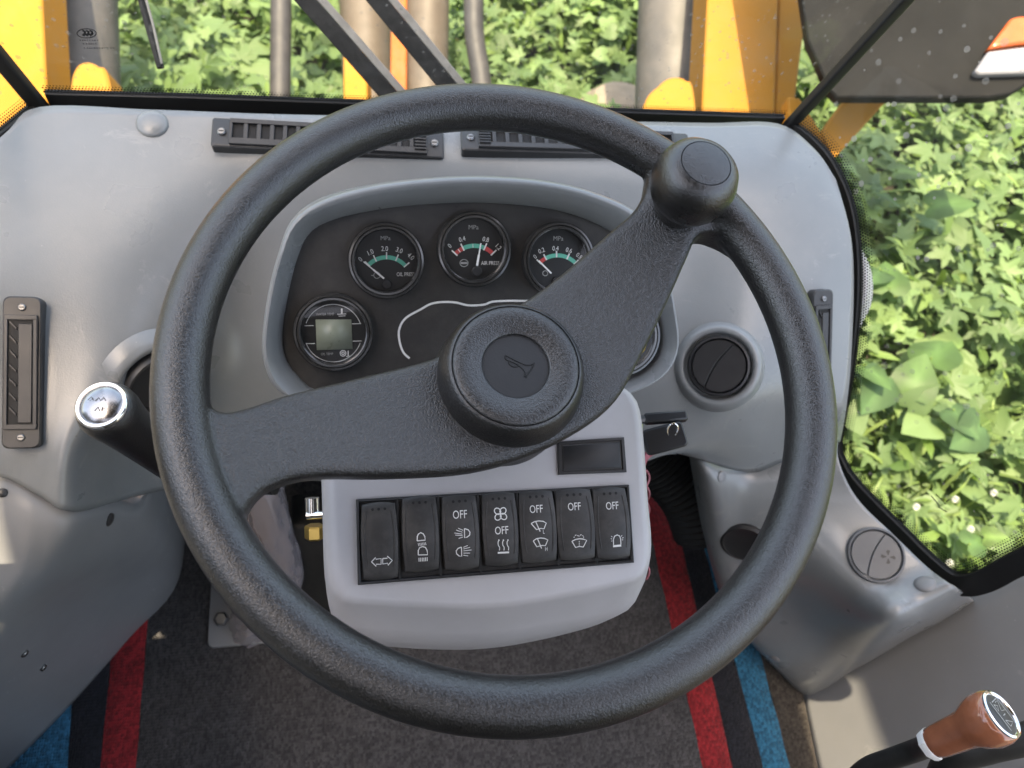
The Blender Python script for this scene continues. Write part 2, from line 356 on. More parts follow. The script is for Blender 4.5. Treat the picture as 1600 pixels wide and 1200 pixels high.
# ------------------------------------------------------------------ cab shell (floor, unseen roof, walls and added blockers that shade the cab)
def wbox(name, x0, x1, y0, y1, z0, z1, mat, bevel=.004, **kw):
    b = MB().box(Frame((0, 0, 0), (1, 0, 0), (0, 1, 0)), x0, x1, y0, y1, z0, z1); return b.build(name, mat, bevel=bevel, **kw)
wbox('floor', -.75, .72, -.95, .68, -.03, 0, M['dpanel'], kind='structure')
ce = tag(bpy.data.objects.new('ceiling', None), None, kind='structure'); COL.objects.link(ce); ce.location = (0, 0, 1.95); ORG[ce.as_pointer()] = V((0, 0, 1.95))
for x0, x1, y0, y1 in ((-.612, .297, -1.0, .75), (.365, .60, -1.0, .75), (.30, .362, -.21, .75), (.30, .362, -1.0, -.60)):   # roof trimmed at left, with an invented slot for the sun patch
    MB().box(Frame((0, 0, 0), (1, 0, 0), (0, 1, 0)), x0, x1, y0, y1, 1.95, 2.0).build('roof_panel', M['tanc'], ce)
wbox('wall_front', -.46, .40, .64, .66, 0.0, .53, M['dpanel'], kind='structure')
wbox('wall_rear', -.80, .72, -.97, -.93, 0, 1.62, M['tanc'], kind='structure')
wbox('sun_block_slab', -.747, -.385, -.2, .148, .56, .607, M['wall'], bevel=.015, kind='structure')  # unseen slab added to keep the sun off the mat
wbox('sun_block_slab', -.46, -.40, .151, .205, .56, .605, M['wall'], bevel=.01, kind='structure')  # unseen tab added to block the remaining sun strip on the mat
wbox('sun_block_box', -.75, -.37, -.70, .02, 0, .60, M['wall'], bevel=.03, kind='structure')  # unseen box added to keep sun off the left of the mat
wbox('quarter_light_block', -.789, -.751, -.92, -.20, .983, 1.945, M['tanc'], kind='structure')  # unseen panel added to cut light from the left rear
wbox('wall_left', -.79, -.75, -.92, .30, 0, .98, M['wall'], kind='structure')

# ------------------------------------------------------------------ dashboard
def grid_patch(rows, su, sv):
    G = [cat(r, su) for r in rows]                       # along rows
    colsn = len(G[0]); cols = [cat([G[k][j] for k in range(len(G))], sv) for j in range(colsn)]
    return [[cols[j][i] for j in range(colsn)] for i in range(len(cols[0]))]
def patch_mb(rows, su=6, sv=6):
    G = grid_patch(rows, su, sv); b = MB(); b.loft(G, closed=False); b.recalc = False
    # make the face order look at the camera
    p = G[0][0]; a = G[0][1]; c = G[1][0]
    if np.cross(a-p, c-p)@(CAM-p) < 0: b.f = [tuple(reversed(f)) for f in b.f]
    return b
def D(*l): return [W(*p) for p in l]
def dl(x): return .765+(x-60)*.000118
rowA = D((-160, 332, .66), (0, 215, .73), (62, 167, dl(62)), (230, 171, dl(230)), (340, 175, dl(340)), (420, 178, dl(420)), (600, 182, dl(600)), (800, 186, dl(800)), (1000, 190, dl(1000)), (1110, 192, dl(1110)), (1215, 193, dl(1215)), (1272, 232, .895), (1306, 280, .885))
rowB = D((-160, 420, .66), (0, 330, .71), (80, 300, .735), (240, 280, .765), (340, 270, .785), (420, 262, .795), (600, 256, .81), (800, 262, .825), (1000, 270, .835), (1110, 275, .842), (1210, 280, .855), (1290, 310, .87), (1328, 360, .875))
rowC = D((-160, 520, .65), (0, 470, .69), (80, 450, .71), (200, 440, .735), (310, 430, .775), (400, 420, .82), (600, 430, .83), (800, 430, .83), (1000, 430, .835), (1080, 430, .84), (1180, 425, .838), (1280, 430, .855), (1334, 440, .875))
rowD = D((-160, 620, .65), (0, 590, .69), (90, 580, .703), (200, 570, .725), (300, 560, .785), (400, 560, .84), (600, 580, .86), (800, 600, .86), (1000, 590, .84), (1070, 580, .832), (1160, 570, .825), (1260, 560, .85), (1330, 560, .875))
rowE = D((-160, 690, .65), (0, 680, .69), (80, 690, .698), (125, 695, .712), (225, 680, .82), (390, 690, .88), (600, 700, .90), (800, 700, .90), (985, 712, .87), (1048, 700, .862), (1150, 664, .855), (1228, 645, .87), (1322, 640, .885))
rowF = D((-160, 708, .65), (0, 744, .695), (60, 774, .703), (118, 799, .722), (229, 772, .87), (390, 745, .92), (600, 760, .93), (800, 760, .93), (982, 724, .88), (1042, 706, .88), (1165, 738, .955), (1223, 722, .955), (1313, 690, .945))
dash = thing('dashboard', 'moulded grey dashboard with round gauges and slotted air vents under the windscreen', 'dashboard', (0, .45, .4))
db = patch_mb([rowA, rowB, rowC, rowD, rowE, rowF])
DB = BVHTree.FromPolygons([Vector(v) for v in db.v], db.f)
def on_dash(px, py, bvh=None):
    h = (bvh or DB).ray_cast(Vector(CAM), Vector(nrm(ray(px, py))))
    return V(h[0]), V(h[1])
db.build('shell', M['grey'], dash, smooth=180, solid=.004)

# gauge cluster -----------------------------------------------------------
TG = R_(40); gU = V((1, 0, 0)); gV = V((0, math.cos(TG), math.sin(TG)))
GF = Frame(W(740, 420, .645), gU, gV)
outer_px = [(432, 612), (412, 575), (408, 530), (417, 460), (432, 400), (452, 348), (492, 316), (560, 293), (650, 279), (750, 274), (850, 281), (930, 299), (1000, 332), (1036, 385), (1050, 440), (1060, 495), (1064, 540), (1050, 578), (1015, 605), (960, 625), (850, 650), (740, 655), (600, 650), (480, 635)]
inner_px = [(462, 590), (444, 565), (438, 525), (448, 460), (462, 405), (482, 364), (520, 343), (585, 328), (660, 319), (750, 316), (840, 322), (905, 336), (965, 364), (1005, 405), (1022, 450), (1032, 495), (1036, 535), (1026, 565), (1000, 588), (950, 605), (850, 625), (740, 630), (600, 628), (495, 615)]
NB = 120
def ring2d(px, h): return resample(cat([GF.px(*p, h) for p in px], 8, True), NB, True)
o2 = ring2d(outer_px, .012); i2 = ring2d(inner_px, .0)
mid = o2*.72+i2*.28; cen = o2.mean(0)
rings = [([tuple(cen+(p-cen)*1.05) for p in o2], -.14), ([tuple(cen+(p-cen)*1.01) for p in o2], -.02), ([tuple(p) for p in o2], .004), ([tuple(p) for p in o2*.93+i2*.07], .0095), ([tuple(p) for p in o2*.82+i2*.18], .012), ([tuple(p) for p in mid], .0122), ([tuple(p) for p in o2*.58+i2*.42], .010), ([tuple(p) for p in i2], -.006), ([tuple(cen+(p-cen)*.995) for p in i2], -.016)]
b = MB(); b.layers(GF, rings, False, False).build('gauge_bezel', M['grey'], dash, smooth=50, label='raised grey bezel round the gauges')
gp = MB(); gp.prism(GF, [tuple(cen+(p-cen)*1.03) for p in i2], -.016, -.012); gpo = gp.build('gauge_panel', M['panel'], dash, label='dark panel carrying the gauges')
H0 = -.0115
strokes = MB(); wl = [(640, 560), (630, 550), (624, 532), (624, 514), (634, 497), (658, 483), (673, 475), (690, 472), (711, 472.5), (732, 477), (756, 476), (772, 471), (811, 470), (850, 472), (880, 478), (915, 474), (950, 490), (975, 515), (968, 545), (950, 562)]
strokes.ribbon(GF, cat([GF.px(*p, H0) for p in wl], 6), .0018, H0); strokes.build('outline_marking', M['white'], gpo)

def gauge(cx, cy, Rp, kind, label):
    a, b_ = GF.px(cx, cy, 0); f = GF.at(a, b_, -.012); r = np.linalg.norm(V(GF.px(cx+Rp, cy))-V((a, b_)))
    body = MB().lathe(f, [(r*.97, .0), (r*.99, .006), (r*.985, .010), (r*.95, .0125), (r*.90, .0128), (r*.885, .0115), (r*.87, .0125), (r*.82, .0125), (r*.79, .0105), (r*.775, .004)], 48, False, False)
    gb = body.build('gauge', M['gloss'], dash, label=label, smooth=50)
    MB().poly(f, circ(r*.80, 40), .0042).build('dial', M['face'], gb)
    hf = -.012+.0046; u = r/Rp                               # u: metres for each photo pixel on the dial
    P = lambda x, y: GF.px(x, y, hf)
    tx = MB(); dim = MB(); sym = MB(); tl = MB(); rd = MB(); nd_ = MB()
    def arc(mb, x0, y0, rp, t0, t1, w, rr=None):
        mb.ribbon(GF, [P(x0+rp*math.sin(R_(t)), y0-rp*math.cos(R_(t))) for t in np.linspace(t0, t1, 14)], w*u, hf)
    def tick(x0, y0, t, r0, r1, w): tx.ribbon(GF, [P(x0+q*math.sin(R_(t)), y0-q*math.cos(R_(t))) for q in (r0, r1)], w*u, hf+.0002)
    def txt(mb, s, x, y, hpx, rot=0, sx=1.): mb.text(GF, s, *P(x, y), hpx*u, hf+.0001, sx, R_(rot))
    if kind == 'oil':
        arc(tl, 604, 441, 39, -46, 49, 6.5)
        for t in (-46, -26, 0, 23, 49): tick(604, 441, t, 36, 47, 2)
        for s, x, y, ro in (('0', 563, 405, 40), ('1.0', 579, 394, 25), ('2.0', 601, 388.5, 0), ('3.0', 624, 391, -20), ('4.0', 642, 400.5, -42)): txt(tx, s, x, y, 7.5, ro, .85)
        txt(dim, 'MPa', 602.5, 372, 6.5); txt(tx, 'OIL PRESS', 634, 428.5, 6, 0, .78)
        nd_.ribbon(GF, [P(600, 435), P(583, 421)], 2.8*u, hf+.0012); nd_.ribbon(GF, [P(583.4, 421.3), P(568, 408.8)], 1.9*u, hf+.0012)
        sym.ribbon(GF, [P(589+5*math.cos(t), 430+5*math.sin(t)) for t in np.linspace(0, 6.3, 14)], 1.2*u, hf); sym.ribbon(GF, [P(580, 430), P(584, 431)], 1.2*u, hf)
        piv = (604, 444)
    elif kind == 'air':
        arc(rd, 741, 424, 40, -47, -26, 6.5); arc(tl, 741, 424, 40, -26, 24, 6.5); arc(rd, 741, 424, 40, 24, 46, 6.5)
        for t in (-47, -26, 24, 46): tick(741, 424, t, 36, 48, 2.2)
        tick(741, 424, -36, 37, 43, 1.2); tick(741, 424, -3, 37, 43, 1)
        for s, x, y, ro in (('0', 702.5, 384, 45), ('0.4', 722, 373.5, 15), ('0.8', 759, 374, -12), ('1.2', 779, 386, -45)): txt(tx, s, x, y, 7, ro, .85)
        txt(dim, 'MPa', 740, 355, 6.5); txt(tx, 'AIR PRESS', 766, 411, 6, 0, .78)
        nd_.ribbon(GF, [P(745, 415), P(748, 398)], 3.4*u, hf+.0012); nd_.ribbon(GF, [P(748, 398.3), P(751, 380)], 2.2*u, hf+.0012)
        sym.ribbon(GF, [P(725+6.3*math.cos(t), 411+5.6*math.sin(t)) for t in np.linspace(0, 6.3, 18)], 1.2*u, hf)
        sym.ribbon(GF, [P(720, 411), P(730, 411)], 3*u, hf); piv = (745, 424)
    elif kind == 'third':
        arc(rd, 871, 438, 39, -45, -28, 6); arc(tl, 871, 438, 39, -28, 46, 6)
        for t in (-45, -28, -2, 24, 46): tick(871, 438, t, 36, 46, 2.2)
        for s, x, y, ro in (('0', 836, 401, 40), ('0.2', 846, 391.5, 22), ('0.4', 868, 388, 0), ('0.6', 889, 391, -15), ('0.8', 905, 400, -40)): txt(tx, s, x, y, 6.8, ro, .85)
        txt(dim, 'MPa', 872.5, 372.5, 6.5); nd_.ribbon(GF, [P(861, 427), P(841, 407)], 2.4*u, hf+.0012); piv = (871, 441)
        sym.ribbon(GF, [P(852+4*math.cos(t), 427+4*math.sin(t)) for t in np.linspace(0, 6.3, 14)], 1.2*u, hf)
    elif kind == 'lcd':
        sc = MB(); sc.poly(GF, [P(493, 499), P(549, 499), P(551, 545), P(495, 547)], hf+.0003); sc.build('screen', M['lcd'], gb, solid=.0004)
        for s0, s1, y0 in ((200, 340, 0), (20, 160, 0)):
            tx.ribbon(GF, [P(520.5+45*math.cos(R_(t)), 520.5-45*math.sin(R_(t))) for t in np.linspace(s0, s1, 24)], 1.0*u, hf)
        for x0, x1, y in ((476, 490, 509), (550, 564, 506), (478, 492, 537), (551, 565, 533)): tx.ribbon(GF, [P(x0, y), P(x1, y-.3)], 1.0*u, hf)
        txt(dim, 'WATER TEMP', 508, 491, 4, 0, .8); d2 = MB(); txt(d2, 'OIL TEMP', 511, 553, 4, 0, .8); d2.build('faint_lettering', M['dimwhite'], gb)
        tx.ribbon(GF, [P(534, 482), P(534, 491)], 2.6*u, hf); tx.ribbon(GF, [P(527, 491), P(541, 490.5)], 1.2*u, hf); tx.ribbon(GF, [P(529, 494), P(540, 493.5)], 1*u, hf)
        for rr in (4.5, 2): tx.ribbon(GF, [P(536+rr*math.cos(t), 552+rr*math.sin(t)) for t in np.linspace(0, 6.3, 14)], 1.3*u, hf)
        tx.ribbon(GF, [P(544, 548), P(544, 556)], 1.6*u, hf); tx.ribbon(GF, [P(541, 557), P(546, 556)], 1.2*u, hf); piv = None
    else:
        yl = MB(); yl.ribbon(GF, [P(982, 565), P(996, 558), P(1006, 547), P(1010, 535)], 2.5*u, hf); yl.build('scale_mark', M['yellowp'], gb); piv = None
    for mb, mt, nm in ((tx, 'white', 'lettering'), (dim, 'dimwhite', 'faint_lettering'), (sym, 'dimwhite', 'printed_symbol'), (tl, 'teal', 'green_scale'), (rd, 'red', 'red_scale'), (nd_, 'needle', 'needle')):
        if mb.v: mb.build(nm, M[mt], gb)
    if piv:
        q = P(*piv); MB().lathe(GF.at(q[0], q[1], hf), [(8*u, 0), (8*u, .0016), (6.5*u, .0022)], 20).build('needle_hub', M['hubface'], gb)
    MB().poly(f, circ(r*.80, 40), .0100).build('cover_glass', M['lens'], gb)
gauge(604, 408, 61, 'oil', 'oil pressure gauge with green scale, needle at zero')
gauge(742, 390, 59, 'air', 'air pressure gauge with red and green scale, needle near upright')
gauge(874, 406, 57, 'third', 'gauge half hidden behind the upper spoke')
gauge(521, 520, 64, 'lcd', 'round gauge with square blank grey screen for water and oil temperature')
gauge(974, 528, 60, 'right', 'gauge almost hidden behind the wheel hub')

# slotted vents by the windscreen --------------------------------------------
def screw(fr, r, parent, name='screw'):
    s_ = MB().lathe(fr, [(r, 0), (r, r*.35), (r*.75, r*.6)], 14); s_.build(name, M['steel'], parent)
    MB().box(fr, -r*.6, r*.6, -r*.13, r*.13, r*.55, r*.66).build('screw_slot', M['void'], parent)
def slot_vent(pl, pr, label, wheel_at):
    A, nA = on_dash(*pl); B, nB = on_dash(*pr); n_ = nrm(nA+nB); f = Frame((A+B)/2+n_*.004, B-A, n=n_); Lh = np.linalg.norm(B-A)/2; hh = .0165
    plate = MB(); plate.loft([[f.pt(a, b, h) for a, b in rrect(-Lh+q, Lh-q, -hh+q, hh-q, .003)] for h, q in ((-.012, 0), (.0025, 0), (.0035, .0012))], True, True)
    po = plate.build('air_vent', M['vent'], dash, label=label)
    e = .021; s0 = -Lh+e; s1 = Lh-e
    MB().box(f, s0, s1, -.0105, .0125, .0036, .0042).build('cavity_shade', M['void'], po)  # thin black sheet, shade of the vent hollow put into its colour
    fr_ = MB(); fr_.box(f, s0-.003, s1+.003, .0095, .0145, .003, .0075); fr_.box(f, s0-.003, s1+.003, -.0145, -.0080, .003, .0075); fr_.box(f, s0-.003, s0, -.008, .0095, .003, .0075); fr_.box(f, s1, s1+.003, -.008, .0095, .003, .0075)
    fr_.build('vent_frame', M['vent'], po, bevel=.0006)
    nS = 15; sh = None
    for k in range(1, nS):
        a = s0+(s1-s0)*k/nS
        sm = MB().box(f, a-.0022, a+.0022, -.008, .0095, .0038, .0070)
        sm.build('slat', M['vent'], po, bevel=.0005)
    wx = s1-.004 if wheel_at == 'right' else s0+.004
    wh = MB(); 
    for k in range(6): wh.box(f, wx-.006, wx+.006, -.011+k*.0038, -.011+k*.0038+.0024, .004, .0095)
    wh.build('thumb_wheel', M['black'], po, bevel=.0004)
    for a in (-Lh+.010, Lh-.010): screw(f.at(a, 0, .0035), .0042, po)
slot_vent((334, 215), (693, 228), 'slotted air vent below the windscreen, left of the bezel peak', 'right')
slot_vent((720, 224), (1075, 232), 'slotted air vent below the windscreen, behind the spinner knob side of the rim', 'left')

def side_vent(top, bot, wpx, label, flip=1):
    A, nA = on_dash(*top); B, nB = on_dash(*bot); n_ = nrm(nA+nB); vdir = nrm(A-B); f = Frame((A+B)/2, np.cross(vdir, n_), vdir); L = np.linalg.norm(A-B)/2; hw = wpx
    pl = MB(); pl.loft([[f.pt(a, b, h) for a, b in rrect(-hw+q, hw-q, -L+q, L-q, .006)] for h, q in ((-.03, 0), (.011, 0), (.0125, .0012))], True, True)
    po = pl.build('air_vent', M['vent'], dash, label=label)
    i0, i1 = -hw+.004, hw-.005; b0, b1 = -L+.021, L-.021
    MB().box(f, i0, i1, b0, b1, .0126, .0131).build('cavity_shade', M['void'], po)  # black sheet painted as the shaded inside of the vent
    fr_ = MB()
    for q in ((i0-.002, i1+.002, b1, b1+.004), (i0-.002, i1+.002, b0-.004, b0), (i0-.002, i0+.001, b0, b1), (i1-.001, i1+.002, b0, b1)): fr_.box(f, *q, .0122, .0150)
    fr_.build('vent_frame', M['vent'], po, bevel=.0005)
    s = .42*(i1-i0)
    MB().box(f, i0+s, i1-.002, b0+.002, b1-.004, .0128, .0142).build('shutter', M['vent'], po, bevel=.0004)
    for k in range(7):
        b_ = b0+(b1-b0)*(k+.7)/7.4; q = MB(); w0 = i0+.0025; w1 = i0+s-.0015
        q.add([f.pt(w0, b_+.006, .0132), f.pt(w1, b_, .0132), f.pt(w1, b_, .0150), f.pt(w0, b_+.006, .0150), f.pt(w0, b_+.0075, .0132), f.pt(w1, b_+.0015, .0132), f.pt(w1, b_+.0015, .0150), f.pt(w0, b_+.0075, .0150)], [(0, 1, 2, 3), (7, 6, 5, 4), (3, 2, 6, 7), (0, 4, 5, 1), (1, 5, 6, 2), (0, 3, 7, 4)])
        q.build('slat', M['vent'], po)
    for b_ in (-L+.010, L-.010): screw(f.at(0, b_, .0125), .0032, po)
side_vent((42, 466), (40, 700), .0155, 'tall upright air vent low on the sunlit side of the dash')
side_vent((1276, 452), (1272, 640), .013, 'upright air vent mostly hidden behind the rim')

def round_vent(px, py, r, label, parent, bvh, lean=(0, 0), mat='vent', collar='grey', sym=True, lift=.006):
    A, n_ = on_dash(px, py, bvh); n_ = nrm(n_+nrm(CAM-A)*.3); f = Frame(A, (1, .0, 0), n=n_)
    co = MB().lathe(f, [(r*1.55, -.012), (r*1.42, .000), (r*1.30, .005), (r*1.18, .0065), (r*1.09, .004), (r*1.07, -.01)], 48, False, False) if collar else None
    if co: co.build('vent_collar', M[collar], parent, smooth=180)
    po = MB().lathe(f.at(0, 0, lift), [(r, -.02), (r, .003), (r*.97, .0055), (r*.91, .006), (r*.88, .003), (r*.87, .001)], 48, False, True).build('round_air_vent', M[mat], parent, label=label)
    g_ = f.at(0, 0, lift)
    ang = R_(-35); uu = math.cos(ang); vv = math.sin(ang)
    rot = lambda p: (p[0]*uu-p[1]*vv, p[0]*vv+p[1]*uu)
    cut = [(-r*.12*math.cos(t*math.pi/2), r*.85*t) for t in np.linspace(-.97, .97, 12)]
    disc = lambda k: math.sqrt(max(0, (r*.855)**2-k*k))
    big = [rot(p) for p in [(x+.0006, y) for x, y in cut]+[(disc(y), y) for y in np.linspace(r*.82, -r*.82, 16)]]
    sml = [rot(p) for p in [(x-.0006, y) for x, y in cut[::-1]]+[(-disc(y), y) for y in np.linspace(-r*.82, r*.82, 16)]]
    for pg in (big, sml): MB().prism(g_, pg, .0012, .0042).build('flap', M[mat], po, bevel=.0006)
    if sym:
        s_ = MB()
        for k in range(4):
            t = R_(90*k+20); c = (r*.38, r*.12); q = lambda rr, tt: rot((c[0]+rr*math.cos(tt), c[1]+rr*math.sin(tt)))
            s_.poly(g_, [q(r*.04, t), q(r*.24, t-.28), q(r*.25, t+.1), q(r*.2, t+.38)], .0044)
        s_.build('fan_symbol', M['black'], po)
    return po
round_vent(1122, 572, .0325, 'round air vent in the face of the dash beside the bezel', dash, DB, mat='black')
round_vent(238, 592, .0325, 'round air vent hidden behind the rim and shift lever', dash, DB, mat='vent')
A, n_ = on_dash(238, 194); MB().lathe(Frame(A, (1, 0, 0), n=n_), [(.0155, -.002), (.0155, .0012), (.013, .0035), (.007, .005), (.001, .0054)], 28).build('plug_cap', M['grey'], dash, smooth=60)

# ------------------------------------------------------------------ lower side consoles
lp = thing('lower_console', 'sunlit grey lower side panel with two small screws, below the tall upright vent', 'trim panel', tuple(WZ(60, 1160, 0)))
def floorp(px, py): return WZ(px, py, .004)
lrows = [D((-200, 660, .70), (0, 712, .745), (60, 742, .755), (118, 765, .775), (170, 765, .84), (222, 745, .93)), D((-200, 705, .652), (0, 751, .697), (60, 781, .706), (118, 806, .724), (175, 800, .79), (231, 779, .872)),
         D((-200, 850, .655), (0, 870, .70), (50, 880, .712), (98, 888, .745), (190, 860, .86), (262, 828, .99)),
         D((-200, 1000, .67), (-60, 985, .71), (0, 985, .735), (60, 970, .80), (160, 925, .93), (274, 862, 1.07)),
         [W(-200, 1250, .78), W(-60, 1160, .84), W(0, 1120, .88), W(70, 1075, .93), W(180, 985, 1.03), W(277, 885, 1.10)],
         [floorp(-200, 1420), floorp(-60, 1275), floorp(0, 1215), floorp(110, 1103), floorp(205, 995), floorp(280, 905)]]
lrows = [r+[r[-1]+V((0, .15, 0)), r[-1]+V((0, .32, 0))] for r in lrows]
lb = patch_mb(lrows); LB = BVHTree.FromPolygons([Vector(v) for v in lb.v], lb.f); lb.build('panel', M['wall'], lp, smooth=180, solid=.004)
for p in ((38, 1021), (67, 1043)):
    A, n_ = on_dash(*p, LB); screw(Frame(A, (1, 0, 0), n=n_), .0042, lp)
for p, r in (((172, 812), .010), ((4, 770), .006)):
    A, n_ = on_dash(*p, LB); MB().lathe(Frame(A, (1, 0, 0), n=n_), [(r*.7, -.001), (r*.7, .0006), (r*.5, .0016), (r*.1, .002)], 18).build('recess_mark', M['vent'], lp)  # dark dome painted for the shade in a recessed screw hole

rp = thing('window_console', 'grey lower side console with round vent and plug cap under the side window', 'trim panel', tuple(WZ(1240, 1070, 0)))
rrows = [D((1096, 690, 1.0), (1160, 705, 1.02), (1220, 690, 1.015), (1266, 675, 1.01), (1314, 660, 1.0)), D((1094, 719, .93), (1162, 742, .958), (1223, 726, .957), (1268, 712, .955), (1309, 712, .945)),
         D((1102, 800, 1.0), (1165, 812, .985), (1240, 798, .96), (1290, 786, .952), (1338, 777, .945)),
         D((1115, 880, 1.06), (1188, 885, 1.02), (1272, 858, .945), (1340, 842, .938), (1398, 837, .935)),
         D((1150, 975, 1.14), (1238, 950, 1.06), (1335, 925, .925), (1400, 898, .922), (1450, 887, .92)),
         D((1240, 1074, 1.20), (1322, 1030, 1.08), (1395, 980, .905), (1452, 952, .905), (1500, 923, .895)),
         D((1262, 1100, 1.25), (1340, 1055, 1.21), (1420, 1005, 1.17), (1480, 975, 1.14), (1530, 945, 1.10))]
rrows = [[r[0]+V((0, .32, 0)), r[0]+V((0, .15, 0))]+r for r in rrows]
rb = patch_mb(rrows); RB = BVHTree.FromPolygons([Vector(v) for v in rb.v], rb.f); rb.build('panel', M['grey'], rp, smooth=180, solid=.004)
round_vent(1366, 868, .0335, 'round air vent with split flap on top of the console', rp, RB, collar=None, mat='ventgrey', lift=.004)
A, n_ = on_dash(1445, 912, RB); MB().lathe(Frame(A, (1, 0, 0), n=n_), [(.0118, -.002), (.0118, .001), (.0095, .0028), (.005, .0036), (.001, .0038)], 26).build('plug_cap', M['wall'], rp, smooth=60)
A, n_ = on_dash(1163, 846, RB); MB().lathe(Frame(A, (0, .5, 1), n=n_), [(.030, -.006), (.031, .003), (.027, .006), (.024, .0045)], 32).build('round_outlet', M['black'], rp)
for p in ((1128, 745), (1090, 905), (1212, 1030)):
    try:
        A, n_ = on_dash(*p, RB); MB().lathe(Frame(A, (1, 0, 0), n=n_), [(.007, -.001), (.007, .0006), (.005, .0016), (.001, .002)], 18).build('recess_mark', M['wall'], rp)  # raised dome standing in for a shaded fixing recess
    except Exception: pass

# side wall beside the seat: near vertical face rising from the mat to the right
sw = thing('side_trim_wall', 'plain grey side panel rising beside the control levers with a patch of sun', 'trim panel', tuple(WZ(1262, 1090, 0)))
e0 = floorp(1250, 1072); 
up0 = W(1402, 982, 1.095); up1 = W(1506, 922, 1.034); up2 = W(1640, 846, .964); up3 = W(1760, 780, .91)
lo0 = floorp(1250, 1072); lo1 = floorp(1263, 1200); lo2 = floorp(1275, 1330)
sh = V((.0, -.62, 0))
prow = [lo0, W(1322, 1030, 1.148), up0, up1, up2, up3]
srows = []
for k in range(4):
    t = k/3; srows.append([V(p)+V((-.085*t*(1 if i == 0 else 1)*.5, -.55*t, 0)) for i, p in enumerate(prow)])
sb = patch_mb(srows, 5, 4); SB = BVHTree.FromPolygons([Vector(v) for v in sb.v], sb.f); sb.build('panel', M['wall'], sw, smooth=180, solid=.005)

# ------------------------------------------------------------------ floor mat with woven stripes
mat_ = thing('floor_mat', 'dark grey looped floor mat with red, black and blue edge stripes', 'floor mat', (0, .1, 0))
fx = lambda px, py: WZ(px, py, .006)
edges_l = [((105, 1200), (112, 1103)), ((156, 1200), (173, 1029)), ((212, 1200), (232, 955))]
edges_r = [((1037, 924), (1099, 1200)), ((1088, 950), (1145, 1200)), ((1148, 1032), (1193, 1200)), ((1189, 1025), (1235, 1200))]
def fline(e):
    a, b_ = fx(*e[0]), fx(*e[1]); s = (b_-a)/(b_[1]-a[1]); return lambda y: (a+s*(y-a[1]))
FL = [fline(e) for e in edges_l]; FR = [fline(e) for e in edges_r]
bl = lambda y: FL[0](y)+V((-.075, 0, 0)); el = lambda y: FL[0](y)+V((-.16, 0, 0)); er = lambda y: FR[3](y)+V((.12, 0, 0))
seq = [(el, bl, 'c_black'), (bl, FL[0], 'c_blue'), (FL[0], FL[1], 'c_black'), (FL[1], FL[2], 'c_red'), (FL[2], FR[0], 'c_grey'), (FR[0], FR[1], 'c_red'), (FR[1], FR[2], 'c_black'), (FR[2], FR[3], 'c_blue'), (FR[3], er, 'c_brown')]
for a, b_, mt in seq:
    q = MB(); ys = np.linspace(-.40, .58, 26); rws = []
    for y in ys:
        pa, pb = a(y), b_(y); wob = .0012*math.sin(y*90+pa[0]*50)
        rws.append([pa+V((wob, 0, -.006)), pa+V((wob, 0, -.0005)), pa+V((wob+.001, 0, 0)), pb+V((wob-.001, 0, 0)), pb+V((wob, 0, -.0005)), pb+V((wob, 0, -.006))])
    q.loft(rws, closed=False); q.build('stripe' if mt != 'c_grey' else 'mat_field', M[mt], mat_)

# ------------------------------------------------------------------ steering column cover with rocker switches
PT = R_(20.5); PF = Frame(W(775, 830, .555), (1, 0, 0), (0, math.cos(PT), math.sin(PT)))
pod = thing('steering_column_cover', 'light grey column cover with a row of seven black rocker switches under the wheel', 'column cover', tuple(PF.pt(0, -.03, -.09)))
def podring(h, ins, ybot, yside, rc):
    """outline at height h: pixel edges of the cover, inset ins (m), bottom edge through photo row ybot"""
    aL = PF.px(506, 860, -.03)[0]; aR = PF.px(1003, 820, -.03)[0]
    bB = PF.px(775, ybot, h)[1]; bT = PF.px(965, 598, -.01)[1]
    base = [(aL+ins, bT), (aL+ins, bT*.4+bB*.6), (aL+ins+.001, bB+rc*1.1), (aL+ins+rc*.25, bB+rc*.4), (aL+ins+rc, bB+.004), (aL*.5+aR*.5, bB-.006), (aR-ins-rc, bB+.002), (aR-ins-rc*.25, bB+rc*.38), (aR-ins, bB+rc*1.1), (aR-ins, bT*.4+bB*.6), (aR-ins, bT-.03), (aR-ins-.006, bT-.010), (aR-ins-.02, bT)]
    return resample(base[:2]+[tuple(p) for p in cat(base[1:10], 6)][1:]+[tuple(p) for p in cat(base[9:], 5)][1:], 90, True)
lay = [(podring(0, .012, 926, 0, .020), 0), (podring(-.0008, .008, 932, 0, .022), -.0008), (podring(-.0035, .004, 938, 0, .026), -.0035), (podring(-.009, .0015, 945, 0, .03), -.009), (podring(-.022, 0, 972, 0, .034), -.022), (podring(-.034, 0, 990, 0, .036), -.034), (podring(-.075, .003, 1000, 0, .036), -.075)]
lay = lay[::-1]
pb = MB(); pb.layers(PF, [([tuple(p) for p in pl], h) for pl, h in lay], True, True); pbo = pb.build('cover_body', M['pod'], pod, smooth=60)
